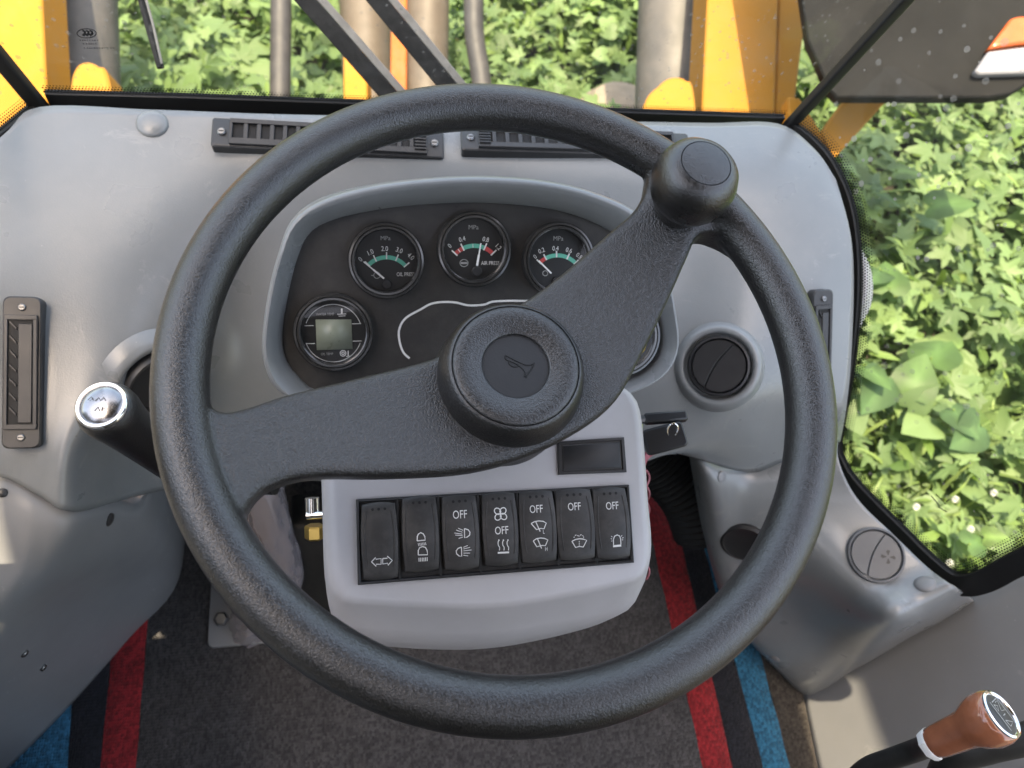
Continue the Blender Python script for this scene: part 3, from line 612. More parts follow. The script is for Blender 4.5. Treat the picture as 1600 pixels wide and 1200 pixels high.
# switch frame
PX = lambda x, y, h=.002: PF.px(x, y, h)
q4 = [PX(556, 780), PX(982, 757), PX(990, 879), PX(559, 914)]
q4i = [PX(561, 784), PX(978, 762), PX(985, 874), PX(564, 909)]
sf = MB(); sf.loft([[PF.pt(*p, -.004) for p in q4], [PF.pt(*p, .0035) for p in q4], [PF.pt(*p, .0042) for p in [tuple(V(a)*.7+V(b_)*.3) for a, b_ in zip(q4, q4i)]], [PF.pt(*p, .0035) for p in q4i], [PF.pt(*p, .0006) for p in q4i]], False, True); sfo = sf.build('switch_frame', M['black'], pod, bevel=.0004)
for k in range(1, 7):
    t = k/7; top = V(q4[0])*(1-t)+V(q4[1])*t; bot = V(q4[3])*(1-t)+V(q4[2])*t
    MB().ribbon(PF, [tuple(top*.985+bot*.015), tuple(bot*.985+top*.015)], .0013, .0041).build('frame_joint', M['void'], pod)

Z4 = lambda x, y: (550+x/6.667, 740+y/6.667)
Z5 = lambda x, y: (760+x/6.667, 740+y/6.667)
RB_ = [(563, 624, 787, 905, 'lower'), (627, 688, 777, 892, 'upper'), (690, 751, 775, 889, 'upper'), (753, 812, 771, 883, 'mid'), (811, 872, 768, 878, 'upper'), (869, 932, 765, 874, 'upper'), (928, 987, 763, 872, 'upper')]
labels = ['rocker switch printed with two outlined arrows', 'rocker switch printed with two headlamp signs', 'rocker switch printed OFF with front and rear work lamp signs', 'rocker switch printed with fan, OFF and heater signs', 'rocker switch printed OFF with wiper signs L and H', 'rocker switch printed OFF with washer sign', 'rocker switch printed OFF with beacon sign']
def rocker(i):
    x0, x1, y0, y1, st = RB_[i]; hm = .0075
    yc = (y0+y1)/2; xc = (x0+x1)/2
    ca, cb = PX(xc, yc, hm); hw = (PX(x1, yc, hm)[0]-PX(x0, yc, hm)[0])/2*.97; hh = (PX(xc, y0, hm)[1]-PX(xc, y1, hm)[1])/2
    tilt = {'lower': .10, 'upper': -.05, 'mid': .02}[st]
    # the row runs slightly askew in the cover: shear follows the frame
    f = PF.at(ca, cb, 0)
    def top(a, b): return hm-.0022*(b/hh)**2-.0010*(a/hw)**2+tilt*b*.25
    def half(b): t = b/hh; return hw*(1-.10*t*t)
    nb, na = 14, 10; rings = []
    def outline(sc): 
        pts = []
        bs = np.linspace(-hh*sc, hh*sc, nb)
        R_side = [(half(b)*sc, b) for b in bs]; T = [(half(hh)*sc*x, hh*sc*(1+.055*(1-x*x))) for x in np.linspace(1, -1, na)][1:-1]
        L_side = [(-half(b)*sc, b) for b in bs[::-1]]; B = [(half(hh)*sc*x, -hh*sc*(1+.055*(1-x*x))) for x in np.linspace(-1, 1, na)][1:-1]
        return R_side+T+L_side+B
    mb = MB()
    rr = []
    for sc, dh in ((.99, -.0065), (1.0, -.0018), (.985, -.0006), (.96, 0), (.80, .0001), (.55, .0002), (.3, .0003), (.08, .0003)):
        o_ = outline(sc); rr.append([f.pt(a, b, top(a, b)+dh) for a, b in o_])
    mb.loft(rr, False, True); ro = mb.build('rocker_switch', M['rocker'], pod, smooth=50, label=labels[i])
    rid = MB()
    for s in (-1, 1):
        pts = [(s*(hw*.60+hw*.17*(1-(b/hh)**2)), b) for b in np.linspace(-hh*.72, hh*.80, 14)]
        rid.tube([f.pt(a, b, top(a, b)+.0000) for a, b in pts], .00055, 6)
    rid.build('side_ridge', M['rocker'], ro)
    dots = MB()
    for k in (-1, 0, 1):
        dots.poly(f, circ(hw*.075, 12, (k*hw*.33, hh*.86)), lambda a, b: top(a, b)+.0005)
    dots.build('indicator_dot', M['void'], ro)
    hf = lambda a, b: top(a-ca, b-cb)+.0006
    st_ = MB(); U = .555/1200
    ln = lambda Z, pts, w=1.5: st_.ribbon(PF, [PX(*Z(*p), hm) for p in pts], w*U, hf)
    def word(Z, s, x, y, hp, sx=.72): st_.text(PF, s, *PX(*Z(x, y), hm), hp*U, hf, sx)
    if i == 0:
        ln(Z4, [(203, 920), (247, 873), (250, 893), (303, 885), (303, 945), (252, 945), (252, 967), (203, 920)]); ln(Z4, [(320, 885), (367, 882), (367, 860), (420, 905), (375, 957), (372, 935), (320, 942), (320, 885)])
    if i == 1:
        ln(Z4, [(678, 700), (680, 655), (690, 630), (715, 615), (740, 625), (758, 655), (762, 692), (678, 700)])
        ln(Z4, [(690, 848), (690, 800), (705, 770), (735, 760), (765, 768), (782, 800), (787, 845), (690, 848)])
        for k in range(6): ln(Z4, [(688+k*15, 725-k*2), (696+k*15, 754-k*2)], 1)
        for k in range(6): ln(Z4, [(698+k*17, 878-k), (699+k*17, 917-k)], 1.2)
    if i == 2:
        word(Z4, 'OFF', 1125, 425, 12.5)
        ln(Z4, [(1170, 572), (1172, 668), (1200, 660), (1225, 640), (1228, 610), (1210, 585), (1170, 572)])
        for p in ([(1155, 590), (1105, 568)], [(1150, 610), (1085, 588)], [(1148, 630), (1065, 618)], [(1150, 645), (1075, 640)], [(1155, 660), (1110, 675)]): ln(Z4, p, 1)
        ln(Z4, [(1140, 765), (1143, 862), (1115, 858), (1090, 835), (1085, 805), (1105, 778), (1140, 765)])
        for p in ([(1160, 768), (1205, 748)], [(1160, 785), (1230, 768)], [(1160, 805), (1245, 795)], [(1160, 828), (1230, 828)], [(1160, 850), (1210, 858)]): ln(Z4, p, 1)
    if i == 3:
        for cx, cy in ((112, 388), (176, 384), (117, 456), (182, 450)):
            dx, dy = cx-146, cy-420; l = math.hypot(dx, dy); ux, uy = dx/l, dy/l
            ln(Z5, [(cx+ux*36*math.cos(t)-uy*30*math.sin(t)-ux*6, cy+uy*36*math.cos(t)+ux*30*math.sin(t)-uy*6) for t in np.linspace(0, 6.2832, 18)], 1.5)
        word(Z5, 'OFF', 158, 590, 12)
        for x in (130, 177, 224): ln(Z5, cat([(x, 693), (x-9, 715), (x-6, 745), (x+8, 770), (x+6, 800)], 4), 1.3)
        for x in (130, 177, 224): ln(Z5, [(x-5, 696), (x+5, 690)], 2.2)
        ln(Z5, [(120, 826), (238, 821)], 2.6)
    if i == 4:
        word(Z5, 'OFF', 520, 368, 12)
        ln(Z5, [(465, 520), (500, 500), (545, 492), (590, 497), (622, 515), (598, 575), (565, 570), (520, 583), (465, 520)]); ln(Z5, [(512, 500), (558, 603)]); word(Z5, 'L', 597, 605, 6)
        ln(Z5, [(487, 700), (520, 678), (565, 670), (605, 675), (640, 690), (615, 750), (580, 748), (525, 762), (487, 700)]); ln(Z5, [(530, 675), (575, 780)]); word(Z5, 'H', 625, 785, 6)
    if i == 5:
        word(Z5, 'OFF', 917, 342, 12)
        ln(Z5, [(890, 705), (930, 685), (970, 678), (1010, 682), (1045, 695), (1010, 765), (970, 758), (930, 770), (890, 705)])
        for y in (702, 720, 738): ln(Z5, [(967, y), (967, y+10)], 1.3)
        for p in ([(910, 668), (914, 656)], [(920, 645), (935, 639)], [(946, 642), (956, 650)], [(962, 655), (966, 646)], [(974, 640), (990, 637)], [(1000, 642), (1006, 650)], [(1010, 656), (1013, 666)]): ln(Z5, p, 1.3)
    if i == 6:
        word(Z5, 'OFF', 1312, 334, 12)
        ln(Z5, [(1325, 742), (1322, 685), (1333, 652), (1360, 638), (1387, 650), (1398, 682), (1402, 738)]); ln(Z5, [(1320, 757), (1406, 749)], 3.2)
        for p in ([(1310, 662), (1298, 650)], [(1308, 682), (1295, 677)], [(1312, 700), (1300, 704)], [(1405, 655), (1412, 642)], [(1412, 672), (1428, 666)], [(1413, 690), (1424, 690)]): ln(Z5, p, 1)
    st_.build('printed_sign', M['white'], ro)
for i in range(7): rocker(i)
# blank cover
c4 = [PX(871, 690), PX(975, 683), PX(979, 738), PX(873, 742)]; ctr = V(c4).mean(0)
ins = lambda k: [tuple(ctr+(V(p)-ctr)*V(k)) for p in c4]
bc = MB(); bc.loft([[PF.pt(*p, -.002) for p in c4], [PF.pt(*p, .0022) for p in c4], [PF.pt(*p, .0024) for p in ins((.97, .95))], [PF.pt(*p, .0024) for p in ins((.91, .84))], [PF.pt(*p, .0012) for p in ins((.90, .82))]], False, True)
bco = bc.build('blank_cover', M['black'], pod, label='blank black cover plate above the switches')
MB().loft([[PF.pt(*p, .0010) for p in ins((.84, .72))], [PF.pt(*p, .0022) for p in ins((.84, .72))], [PF.pt(*p, .0026) for p in ins((.81, .67))]], False, True).build('inset_plate', M['black'], bco)
ch = MB(); ch.ribbon(PF, [ins((.85, .74))[k] for k in (0, 1, 2, 3)], .0006, .0025, True); ch.build('inset_edge', M['vent'], bco)

# ------------------------------------------------------------------ steering wheel
WC = W(806.8, 570.1, .475); WN = nrm((0, -.129, .9916)); WF = Frame(WC, (1, 0, 0), n=WN); RR, RT = .1952, .0160
wheel = thing('steering_wheel', 'black grained two-spoke steering wheel with round horn hub and spinner knob', 'steering wheel', tuple(WF.pt(0, 0, -.08)))
wb = MB(); rings = []
for k in range(128):
    t = 2*math.pi*k/128; c = (math.cos(t), math.sin(t))
    rings.append([WF.pt((RR+RT*math.cos(s))*c[0], (RR+RT*math.cos(s))*c[1], RT*math.sin(s)) for s in np.linspace(0, 2*math.pi, 25)[:-1]])
rings.append(rings[0]); wb.loft(rings)
def hr(px, py):                                   # dish: hub sits lower than the rim
    a, b_ = WF.px(px, py, -.01); r = math.hypot(a, b_); t = min(1, r/.18); return -.022+.026*t*t
pairs = [((298, 585), (352, 860)), ((318, 622), (374, 815)), ((345, 640), (398, 775)), ((385, 633), (440, 752)), ((450, 612), (500, 742)), ((560, 586), (600, 742)), ((690, 551), (740, 733)), ((742, 505), (855, 698)), ((815, 470), (956, 634)), ((880, 423), (1009, 546)), ((950, 362), (1052, 457)), ((992, 325), (1076, 403)), ((1010, 292), (1098, 362)), ((1016, 262), (1140, 368)), ((1022, 225), (1190, 402))]
A_ = cat([V(p[0]) for p in pairs], 6); B_ = cat([V(p[1]) for p in pairs], 6); rings = []
for p, q in zip(A_, B_):
    def P3(px, py): h = hr(px, py); a, b_ = WF.px(px, py, h); return WF.pt(a, b_, h)
    a3, b3 = P3(*p), P3(*q); w = nrm(b3-a3); th = .024; cr = .0055; L = np.linalg.norm(b3-a3); up = WN
    sec = []
    for (x, y, s) in ((L-cr, -cr, 0), (cr, -cr, 90), (.002+cr*.6, -th+cr*.6, 180), (L-.002-cr*.6, -th+cr*.6, 270)):
        rr_ = cr if s < 180 else cr*.6
        for k in range(4):
            t = R_(s+30*k); sec.append(a3+w*(x+rr_*math.cos(t))+up*(y+rr_*math.sin(t)+.0006*math.sin(math.pi*x/L)))
    rings.append(sec)
wb.loft(rings, True, True)
# boss under the hub
wb.lathe(WF, [(.046, -.075), (.050, -.030), (.046, -.020)], 40)
me = bpy.data.meshes.new('tmp'); me.from_pydata(wb.v, [], wb.f)
bm = bmesh.new(); bm.from_mesh(me); bmesh.ops.recalc_face_normals(bm, faces=bm.faces); bm.to_mesh(me); bm.free()
to = bpy.data.objects.new('tmp', me); COL.objects.link(to)
md = to.modifiers.new('r', 'REMESH'); md.mode = 'VOXEL'; md.voxel_size = .0016; md.use_smooth_shade = True
md = to.modifiers.new('s', 'SMOOTH'); md.factor = .5; md.iterations = 14
dg = bpy.context.evaluated_depsgraph_get(); ev = to.evaluated_get(dg); em = ev.to_mesh()
nv = len(em.vertices); co = np.zeros(nv*3); em.vertices.foreach_get('co', co); co = co.reshape(-1, 3)
vn = np.zeros(nv*3); em.vertex_normals.foreach_get('vector', vn); vn = vn.reshape(-1, 3)
fcs = [tuple(p.vertices) for p in em.polygons]
ev.to_mesh_clear(); bpy.data.objects.remove(to); bpy.data.meshes.remove(me)
fc = np.array([co[list(f)].mean(0) for f in fcs]); rel = fc-WC; ua, va, ha = rel@WF.u, rel@WF.v, rel@WF.n; rad = np.hypot(ua, va)
cls = np.where(rad > RR-RT*1.0, 0, np.where(rad < .044, 3, np.where(ua+.55*va < 0, 1, 2)))
for k, nm, mt in ((0, 'rim', 'rim'), (1, 'spoke', 'spoke'), (2, 'spoke', 'spoke'), (3, 'hub_boss', 'spoke')):
    sel = [fcs[i] for i in np.where(cls == k)[0]]
    used = sorted({v for f in sel for v in f}); mp_ = {v: i for i, v in enumerate(used)}
    me = bpy.data.meshes.new(nm); me.from_pydata((co[used]-org(wheel)).tolist(), [], [tuple(mp_[v] for v in f) for f in sel])
    me.polygons.foreach_set('use_smooth', [True]*len(me.polygons)); me.normals_split_custom_set_from_vertices([tuple(x) for x in vn[used]])
    me.materials.append(M[mt]); o = bpy.data.objects.new(nm, me); COL.objects.link(o); o.parent = wheel; ORG[o.as_pointer()] = org(wheel)
hubf = WF
ho = MB().lathe(hubf, [(.0440, -.040), (.0468, -.036), (.0478, -.028), (.0474, -.018), (.0455, -.008), (.0425, -.0015), (.0408, .0003), (.0402, .0004), (.0398, -.0006), (.0394, .0006), (.038, .0014), (.034, .0018), (.029, .0012), (.0245, -.0002), (.0222, -.0006), (.0215, -.0009), (.0212, -.0026)], 72, False, False).build('horn_hub', M['hub'], wheel, smooth=60)
MB().poly(hubf, circ(.0213, 48), -.0025).build('horn_button', M['hubface'], wheel)
hs = MB(); H = lambda x, y: hubf.px(660+x/3.75, 440+y/3.75, -.0025)
for pts in ([(488, 432), (484, 440), (492, 458), (540, 478), (580, 505), (600, 530), (598, 556)], [(488, 432), (500, 440), (560, 470), (610, 490), (640, 486), (656, 476)], [(656, 476), (640, 510), (604, 562)], [(512, 462), (505, 472), (515, 490), (540, 500), (562, 496), (560, 486), (545, 482)]):
    hs.tube([hubf.pt(*H(*p), -.0024) for p in cat(pts, 5)], .00042, 6)
hs.build('horn_sign', M['void'], wheel)
kp = WF.px(1062, 318, .012); kf = WF.at(kp[0], kp[1], .012)
MB().lathe(kf, [(.0165, -.006), (.0178, .002), (.0185, .005), (.0205, .0065), (.0245, .010), (.0272, .016), (.0282, .023), (.0276, .031), (.0248, .0385), (.0205, .0432), (.0172, .0448), (.0166, .0449), (.0163, .0441), (.0160, .0450), (.010, .0458), (.0005, .046)], 64, False, True).build('spinner_knob', M['knob'], wheel, smooth=60)

# ------------------------------------------------------------------ shift lever on the column
ax = camdir(.05, .40, .91); cp = W(160, 634, .545)
lv = thing('shift_lever', 'black shift lever with chrome ringed glossy cap poking out past the rim', 'lever', tuple(cp-ax*.16))
lf = Frame(cp, np.cross(ax, (0, 0, 1)), n=ax)
MB().lathe(lf, [(.013, -.155), (.0145, -.13), (.0165, -.085), (.0180, -.055), (.0195, -.030), (.0212, -.016), (.0210, -.007), (.0192, -.001), (.0178, .0004)], 44).build('grip', M['hub'], lv, smooth=60)
MB().tube([cp-ax*.15, cp-ax*.19+V((.01, 0, -.005)), W(430, 760, .70)], .008, 12).build('shaft', M['black'], lv)
MB().lathe(lf, [(.0180, -.001), (.0182, .0016), (.0170, .0028), (.0150, .0026), (.0145, .001)], 44, False, False).build('chrome_ring', M['chrome'], lv, smooth=50)
MB().lathe(lf, [(.0148, .0012), (.0130, .0030), (.0100, .0042), (.0060, .0050), (.0005, .0053)], 40).build('glossy_cap', M['silver'], lv, smooth=70)
sg = MB(); sf2 = Frame(cp+ax*.0056, ROT@V((1, 0, 0)), n=ax)
for pts in ([(-.008, .002), (-.006, .0045), (-.0045, .002)], [(-.003, .0015), (-.001, .004), (.0005, .0018), (.0025, .0042), (.004, .002)], [(-.002, -.006), (.0, -.003), (.0015, -.006)], [(.003, -.006), (.003, -.003), (.005, -.0045), (.003, -.0045)]): sg.ribbon(sf2, pts, .0006, 0)
sg.build('printed_sign', M['black'], lv)

# ------------------------------------------------------------------ ignition lock and key, loom, net
kx = thing('ignition_key', 'black-headed key in the ignition with a second key hanging from it', 'key', tuple(W(1000, 700, .66)))
kc = W(1010, 655, .62); kfr = Frame(kc, (1, 0, 0), n=camdir(.05, .35, .9))
MB().box(kfr, -.002, .0335, -.0045, .0045, -.004, .004).build('key_head', M['black'], kx, bevel=.002)
MB().tube([kfr.pt(-.012, 0, -.002), kfr.pt(0, 0, 0)], .0035, 10).build('key_blade', M['steel'], kx)
MB().lathe(Frame(kfr.pt(-.012, 0, -.002), (0, 0, 1), n=(1, 0, 0)), [(.011, -.006), (.011, .003), (.008, .005), (.005, .005)], 24).build('lock_barrel', M['chrome'], kx)
k2 = Frame(W(1038, 684, .618), camdir(1, .25, -.1), n=camdir(.0, .15, .9))
MB().prism(k2, rrect(-.017, .017, -.011, .010, .004), -.005, .004).build('spare_key_head', M['black'], kx, bevel=.0018)
MB().tube([W(1051, 672, .612)+(ROT@V((.0042*math.cos(t), .0055*math.sin(t), .004*math.sin(t)))) for t in np.linspace(0, 6.28, 20)], .0008, 6).build('key_ring', M['chrome'], kx)
br = thing('column_bracket', 'thin chromed bracket edge beside the column cover', 'bracket', tuple(W(994, 760, .66)))
MB().tube([W(992, 655, .625), W(998, 660, .64), W(998, 730, .65), W(996, 800, .66)], .0035, 8).build('strip', M['chrome'], br)
bw = MB(); pts = cat([W(1015, 700, 1.08), W(1045, 735, 1.09), W(1080, 780, 1.1), W(1098, 830, 1.12)], 12); bw.tube(pts, [.040+.004*(i % 2) for i in range(len(pts))], 20)
bw.build('air_duct', M['void'], smooth=20, label='black corrugated air duct in the shade behind the key', category='duct')  # black duct, darkened further in colour for the shade under the dash
nt_ = MB(); 
for s in (0, 1):
    for k in range(2):
        pts = [W(1004+6*k+4.5*math.sin(t*22+s*3.14159), 735+t*170, .80+.01*math.cos(t*9+k+s)) for t in np.linspace(0, 1, 60)]
        nt_.tube([p for p in pts], .0012, 5)
nt_.tube(cat([W(1030, 700, .84), W(1010, 712, .82), W(1002, 730, .80)], 6), .004, 6)
nt_.build('net_bag', M['net'], label='strip of pink netting hanging beside the column cover', category='net')

# ------------------------------------------------------------------ under the column
cb = thing('column_post', 'dark steering column housing standing on the mat behind the wheel', 'column', tuple(WZ(560, 930, 0)))
cf = Frame(WZ(600, 905, 0), (1, 0, 0), (0, 1, 0))
MB().loft([[V(p) for p in (W(452, 822, 1.02), W(500, 818, 1.0), W(700, 800, 1.0), W(700, 760, 1.1), W(455, 770, 1.12))], [V(p) for p in (WZ(470, 960, 0), WZ(505, 962, 0), WZ(720, 950, 0), WZ(720, 860, 0), WZ(470, 870, 0))]], True, True).build('housing', M['boot'], cb, bevel=.008)
ft = thing('hydraulic_fitting', 'chromed pipe fitting with a brass hex nut beside the column cover', 'fitting', tuple(W(490, 830, .66)))
q0 = W(492, 782, .655); q1 = W(492, 836, .655)
MB().tube([W(488, 778, .655), W(489, 806, .655)], .0062, 14).build('pipe', M['chrome'], ft)
MB().tube([W(480, 806, .652), W(508, 804, .652)], .0036, 12).build('cross_pipe', M['chrome'], ft)
MB().lathe(Frame(W(492, 842, .655), (1, 0, 0), n=camdir(0, 1, .1)), [(.0075, 0), (.0085, .0015), (.0085, .0105), (.0075, .012)], 6).build('brass_nut', M['brass'], ft, smooth=20)
pd_ = thing('wrapped_pedal', 'pedal still wrapped in crinkled clear film, bolted to the mat', 'pedal', tuple(WZ(380, 960, 0)))
core = [W(385, 760, 1.0), W(415, 780, 1.0), W(430, 850, 1.05), W(420, 920, 1.10), W(395, 975, 1.14)]
MB().tube(cat(core, 5), .020, 12).build('pedal_arm', M['guard'], pd_)
cl = cat([W(408, 745, .985), W(415, 790, 1.0), W(425, 850, 1.035), W(430, 905, 1.07), W(408, 945, 1.10), W(392, 975, 1.13)], 12); wr_ = [.026, .027, .030, .032, .032, .034]
radii = np.interp(np.linspace(0, 5, len(cl)), range(6), wr_)
fm = MB(); rings = []; ph = rng.uniform(0, 6.28, 8)
for i, p in enumerate(cl):
    t = nrm(cl[min(i+1, len(cl)-1)]-cl[max(i-1, 0)]); a = nrm(np.cross(t, (0, 1, 0))); b_ = np.cross(t, a); z = i/len(cl)
    rings.append([p+(a*math.cos(x)+b_*math.sin(x))*radii[i]*(1+.10*math.sin(2*x+7*z+ph[0])+.09*abs(math.sin(3.5*x-9*z+ph[1]))+.07*abs(math.sin(6*x+15*z+ph[2]))-.06*abs(math.sin(9*z+4*x))+.02*rng.normal()) for x in np.linspace(0, 2*math.pi, 49)[:-1]])
fm.loft(rings, True, True); fm.build('film_wrap', M['film'], pd_, smooth=40)
bp_ = Frame(WZ(372, 985, .006), (1, 0, 0), (0, 1, 0)); MB().prism(bp_, rrect(-.04, .075, -.022, .12, .01), 0, .006).build('base_plate', M['wall'], pd_, bevel=.001)
for p in ((346, 968), (400, 985)): MB().lathe(Frame(WZ(*p, .012), (1, 0, 0), (0, 1, 0)), [(.010, 0), (.010, .006), (.0075, .008)], 6).build('bolt', M['steel'], pd_, smooth=20)

# ------------------------------------------------------------------ control levers by the side wall
ax = camdir(.0325, .042, .04); cp = W(1562, 1117, .58)
cl_ = thing('control_lever', 'control lever with red-brown knob, silver ringed emblem cap and black boot', 'lever', tuple(W(1340, 1240, .80)))
lf = Frame(cp, ROT@V((1, .2, 0)), n=ax)
MB().lathe(lf, [(.0098, -.062), (.0120, -.060), (.0126, -.054), (.0136, -.034), (.0146, -.027), (.0176, -.021), (.0202, -.012), (.0200, -.004), (.0184, .0006), (.0172, .0012)], 44).build('knob', M['brown'], cl_, smooth=60)
MB().lathe(lf, [(.0178, .000), (.0177, .0022), (.0162, .0030), (.0148, .0022), (.0143, .001)], 44, False, False).build('silver_ring', M['chrome'], cl_, smooth=50)
MB().lathe(lf, [(.0146, .0014), (.010, .0024), (.0005, .0029)], 36).build('emblem_cap', M['black'], cl_, smooth=70)
em_ = MB(); ef = Frame(cp+ax*.0032, ROT@V((1, .35, -.4)), n=ax); 
for pts in ([(-.0065, .011), (-.0065, -.011)], [(.0065, .011), (.0065, -.011)], [(-.004, .010), (.005, .010)], [(-.004, .008), (-.004, .003), (.0, .006), (-.004, .008)], [(.0, .0085), (.005, .0085), (.0, .002), (.005, .001)], [(-.002, -.001), (.002, -.001)], [(-.004, -.004), (.004, -.008), (-.003, -.009), (-.004, -.004)]): em_.ribbon(ef, pts, .0007, 0)
em_.build('printed_sign', M['dimwhite'], cl_)
MB().lathe(lf, [(.0115, -.067), (.0126, -.064), (.0126, -.061), (.010, -.0595)], 8).build('lock_nut', M['needle'], cl_, smooth=20)
s0 = cp-ax*.064
MB().tube(cat([s0, W(1432, 1172, .655), W(1392, 1186, .68), W(1352, 1202, .71), W(1325, 1235, .76), W(1310, 1300, .86)], 8), .0088, 18).build('boot', M['boot'], cl_, smooth=60)
l2 = thing('second_lever', 'second black-booted lever at the frame edge below the red-brown knob', 'lever', tuple(W(1470, 1260, .76)))
MB().tube(cat([W(1680, 1130, .66), W(1600, 1155, .675), W(1545, 1168, .69), W(1492, 1186, .71), W(1468, 1222, .75), W(1458, 1290, .84)], 8), .0135, 18).build('boot', M['boot'], l2, smooth=60)
MB().lathe(Frame(W(1692, 1124, .658), ROT@V((1, 0, 0)), n=camdir(.75, .3, .4)), [(.014, -.01), (.02, .0), (.021, .02), (.017, .03)], 32).build('knob', M['brown'], l2)

# ------------------------------------------------------------------ windows
YW = .68
wa = WY(66, 150, YW); wbp = WY(1226, 186, YW); ta = WY(-5, 62, YW); tb = WY(1392, 2, YW)
ua = nrm(ta-wa); ub = nrm(tb-wbp); TOP = 1.93
ta = wa+ua*((TOP-wa[2])/ua[2]); tb = wbp+ub*((TOP-wbp[2])/ub[2])
ws = thing('windscreen', 'clear dusty windscreen with black dotted lower border', 'window', tuple((wa+wbp)/2))
low = V((0, 0, -.06))
MB().add([wa+low-ua*.0, wbp+low, tb, ta], [(0, 1, 2, 3)]).build('pane', M['glass'], ws)
wf = Frame(V((0, YW-.002, 0)), (1, 0, 0), (0, 0, 1))            # inner face of the glass, n points at the driver
def dots_along(fr, line, inward, width_m, rows_, name, parent, s=.0031):
    """band of shrinking printed dots along a polyline (2D in frame), on the side 'inward'"""
    L = resample(line, max(3, int(np.sum(np.linalg.norm(np.diff(np.array(line), axis=0), axis=1))/s))); vs = []; fs = []
    for r in range(rows_):
        rad_ = s*(.56-.42*r/rows_)
        for i in range(len(L)-1):
            t = L[i+1]-L[i]; t = t/np.linalg.norm(t); nn = np.array([-t[1], t[0]])*inward
            c = L[i]+t*s*(.5 if r % 2 else 0)+nn*(r*s*.86)
            k = len(vs)
            for q in range(6): vs.append(fr.pt(c[0]+rad_*math.cos(q*math.pi/3), c[1]+rad_*math.sin(q*math.pi/3), 0))
            fs.append(tuple(range(k, k+6)))
    d = MB(); d.v = [tuple(v) for v in vs]; d.f = fs; return d.build(name, M['frit'], parent, kind='stuff', smooth=180)
def band(fr, line, w, name, mat, parent, h0=-.003, h1=.006, side=1):
    """solid bar along a polyline; width w to the side opposite 'inward'"""
    P = np.array(line, float); n_ = len(P); off = []
    for i in range(n_):
        t = P[min(i+1, n_-1)]-P[max(i-1, 0)]; t /= np.linalg.norm(t); off.append(P[i]+np.array([-t[1], t[0]])*w*side)
    rings = [[fr.pt(*P[i], h0), fr.pt(*off[i], h0), fr.pt(*off[i], h1), fr.pt(*P[i], h1)] for i in range(n_)]
    return MB().loft(rings, True, True).build(name, mat, parent, bevel=.0008)
wl_ = [wf.px(x, y) for x, y in ((70, 143), (300, 149), (550, 158), (800, 166), (1000, 173), (1226, 181))]
band(wf, wl_, .05, 'lower_seal', M['seal'], ws, -.004, .004, side=-1)
dots_along(Frame(V((0, YW-.0024, 0)), (1, 0, 0), (0, 0, 1)), wl_, 1, .01, 4, 'dotted_border', ws)
# maker's mark on the glass
mk = MB(); G_ = lambda x, y: wf.px(x*300/1600, y*225/1200, .0006)
mk.ribbon(wf, [G_(722+80*math.cos(t), 278+38*math.sin(t)) for t in np.linspace(0, 6.2832, 26)], .0009, .0006, True)
for x in (700, 730, 760): mk.ribbon(wf, [G_(x-14, 255), G_(x+6, 262), G_(x+9, 280), G_(x-10, 298)], .0022, .0006)
for x0, x1, y in ((665, 830, 335), (690, 800, 365), (700, 940, 400)):
    xx = x0
    while xx < x1: mk.ribbon(wf, [G_(xx, y), G_(xx+random.uniform(6, 16), y+1)], .0010, .0006); xx += random.uniform(18, 26)
mk.build('glass_marking', M['frit'], ws)
def pillar(p0, p1, w, name, label):
    t = thing(name, label, 'pillar', tuple(p0)); d = nrm(p1-p0); f = Frame(p0, np.cross(d, (0, 1, 0)), n=d)
    MB().prism(f, rrect(-w/2, w/2, -.006, .006, .003), -.03, np.linalg.norm(p1-p0)).build('bar', M['seal'], t); return t
pillar(wa+V((-.004, -.01, 0)), ta+V((-.004, -.01, 0)), .016, 'cab_pillar', 'slim black cab pillar at the corner with the yellow frame outside')
pillar(wbp+V((.004, -.01, 0)), tb+V((.004, -.01, 0)), .014, 'cab_pillar', 'slim black cab pillar slanting up in front of the dark guard panel')
# side window to the right: plane through the pillar and the console edge
p1_, p2_, p3_ = wbp+V((.004, 0, 0)), tb+V((.004, 0, 0)), W(1504, 916, .915)
sn = nrm(np.cross(p2_-p1_, p3_-p1_)); sn = sn if sn@(CAM-p1_) > 0 else -sn
sfr = Frame(p1_, V((0, -1, 0)), n=sn)
sw_ = thing('side_window', 'clear side window over the foliage with black dotted border', 'window', tuple(p1_))
edge = cat([sfr.px(x, y) for x, y in ((1240, 190), (1272, 214), (1303, 250), (1330, 308), (1342, 370), (1345, 440), (1340, 520), (1330, 600), (1314, 690), (1322, 722), (1340, 750), (1377, 789), (1417, 828), (1450, 861), (1483, 889), (1503, 897), (1533, 889), (1567, 870), (1604, 850), (1700, 785))], 6)
topl = [sfr.px(1240, 190), tuple(V(sfr.px(1395, 6))*1.0)]
far = edge[-1]+np.array([.0, .9]); hi = V(topl[1])+(V(topl[1])-V(topl[0]))*3.2
poly = [tuple(p) for p in edge]+[tuple(far), tuple(hi)]
MB().poly(sfr, poly, 0).build('pane', M['sglass'], sw_)
inw = 1
ar = sum(edge[i][0]*edge[i+1][1]-edge[i+1][0]*edge[i][1] for i in range(len(edge)-1))
band(sfr, edge, .026, 'seal', M['seal'], sw_, -.004, .006, side=-1)
dots_along(sfr.at(0, 0, .0008), edge, 1, .02, 6, 'dotted_border', sw_, s=.0034)
mk = MB(); 
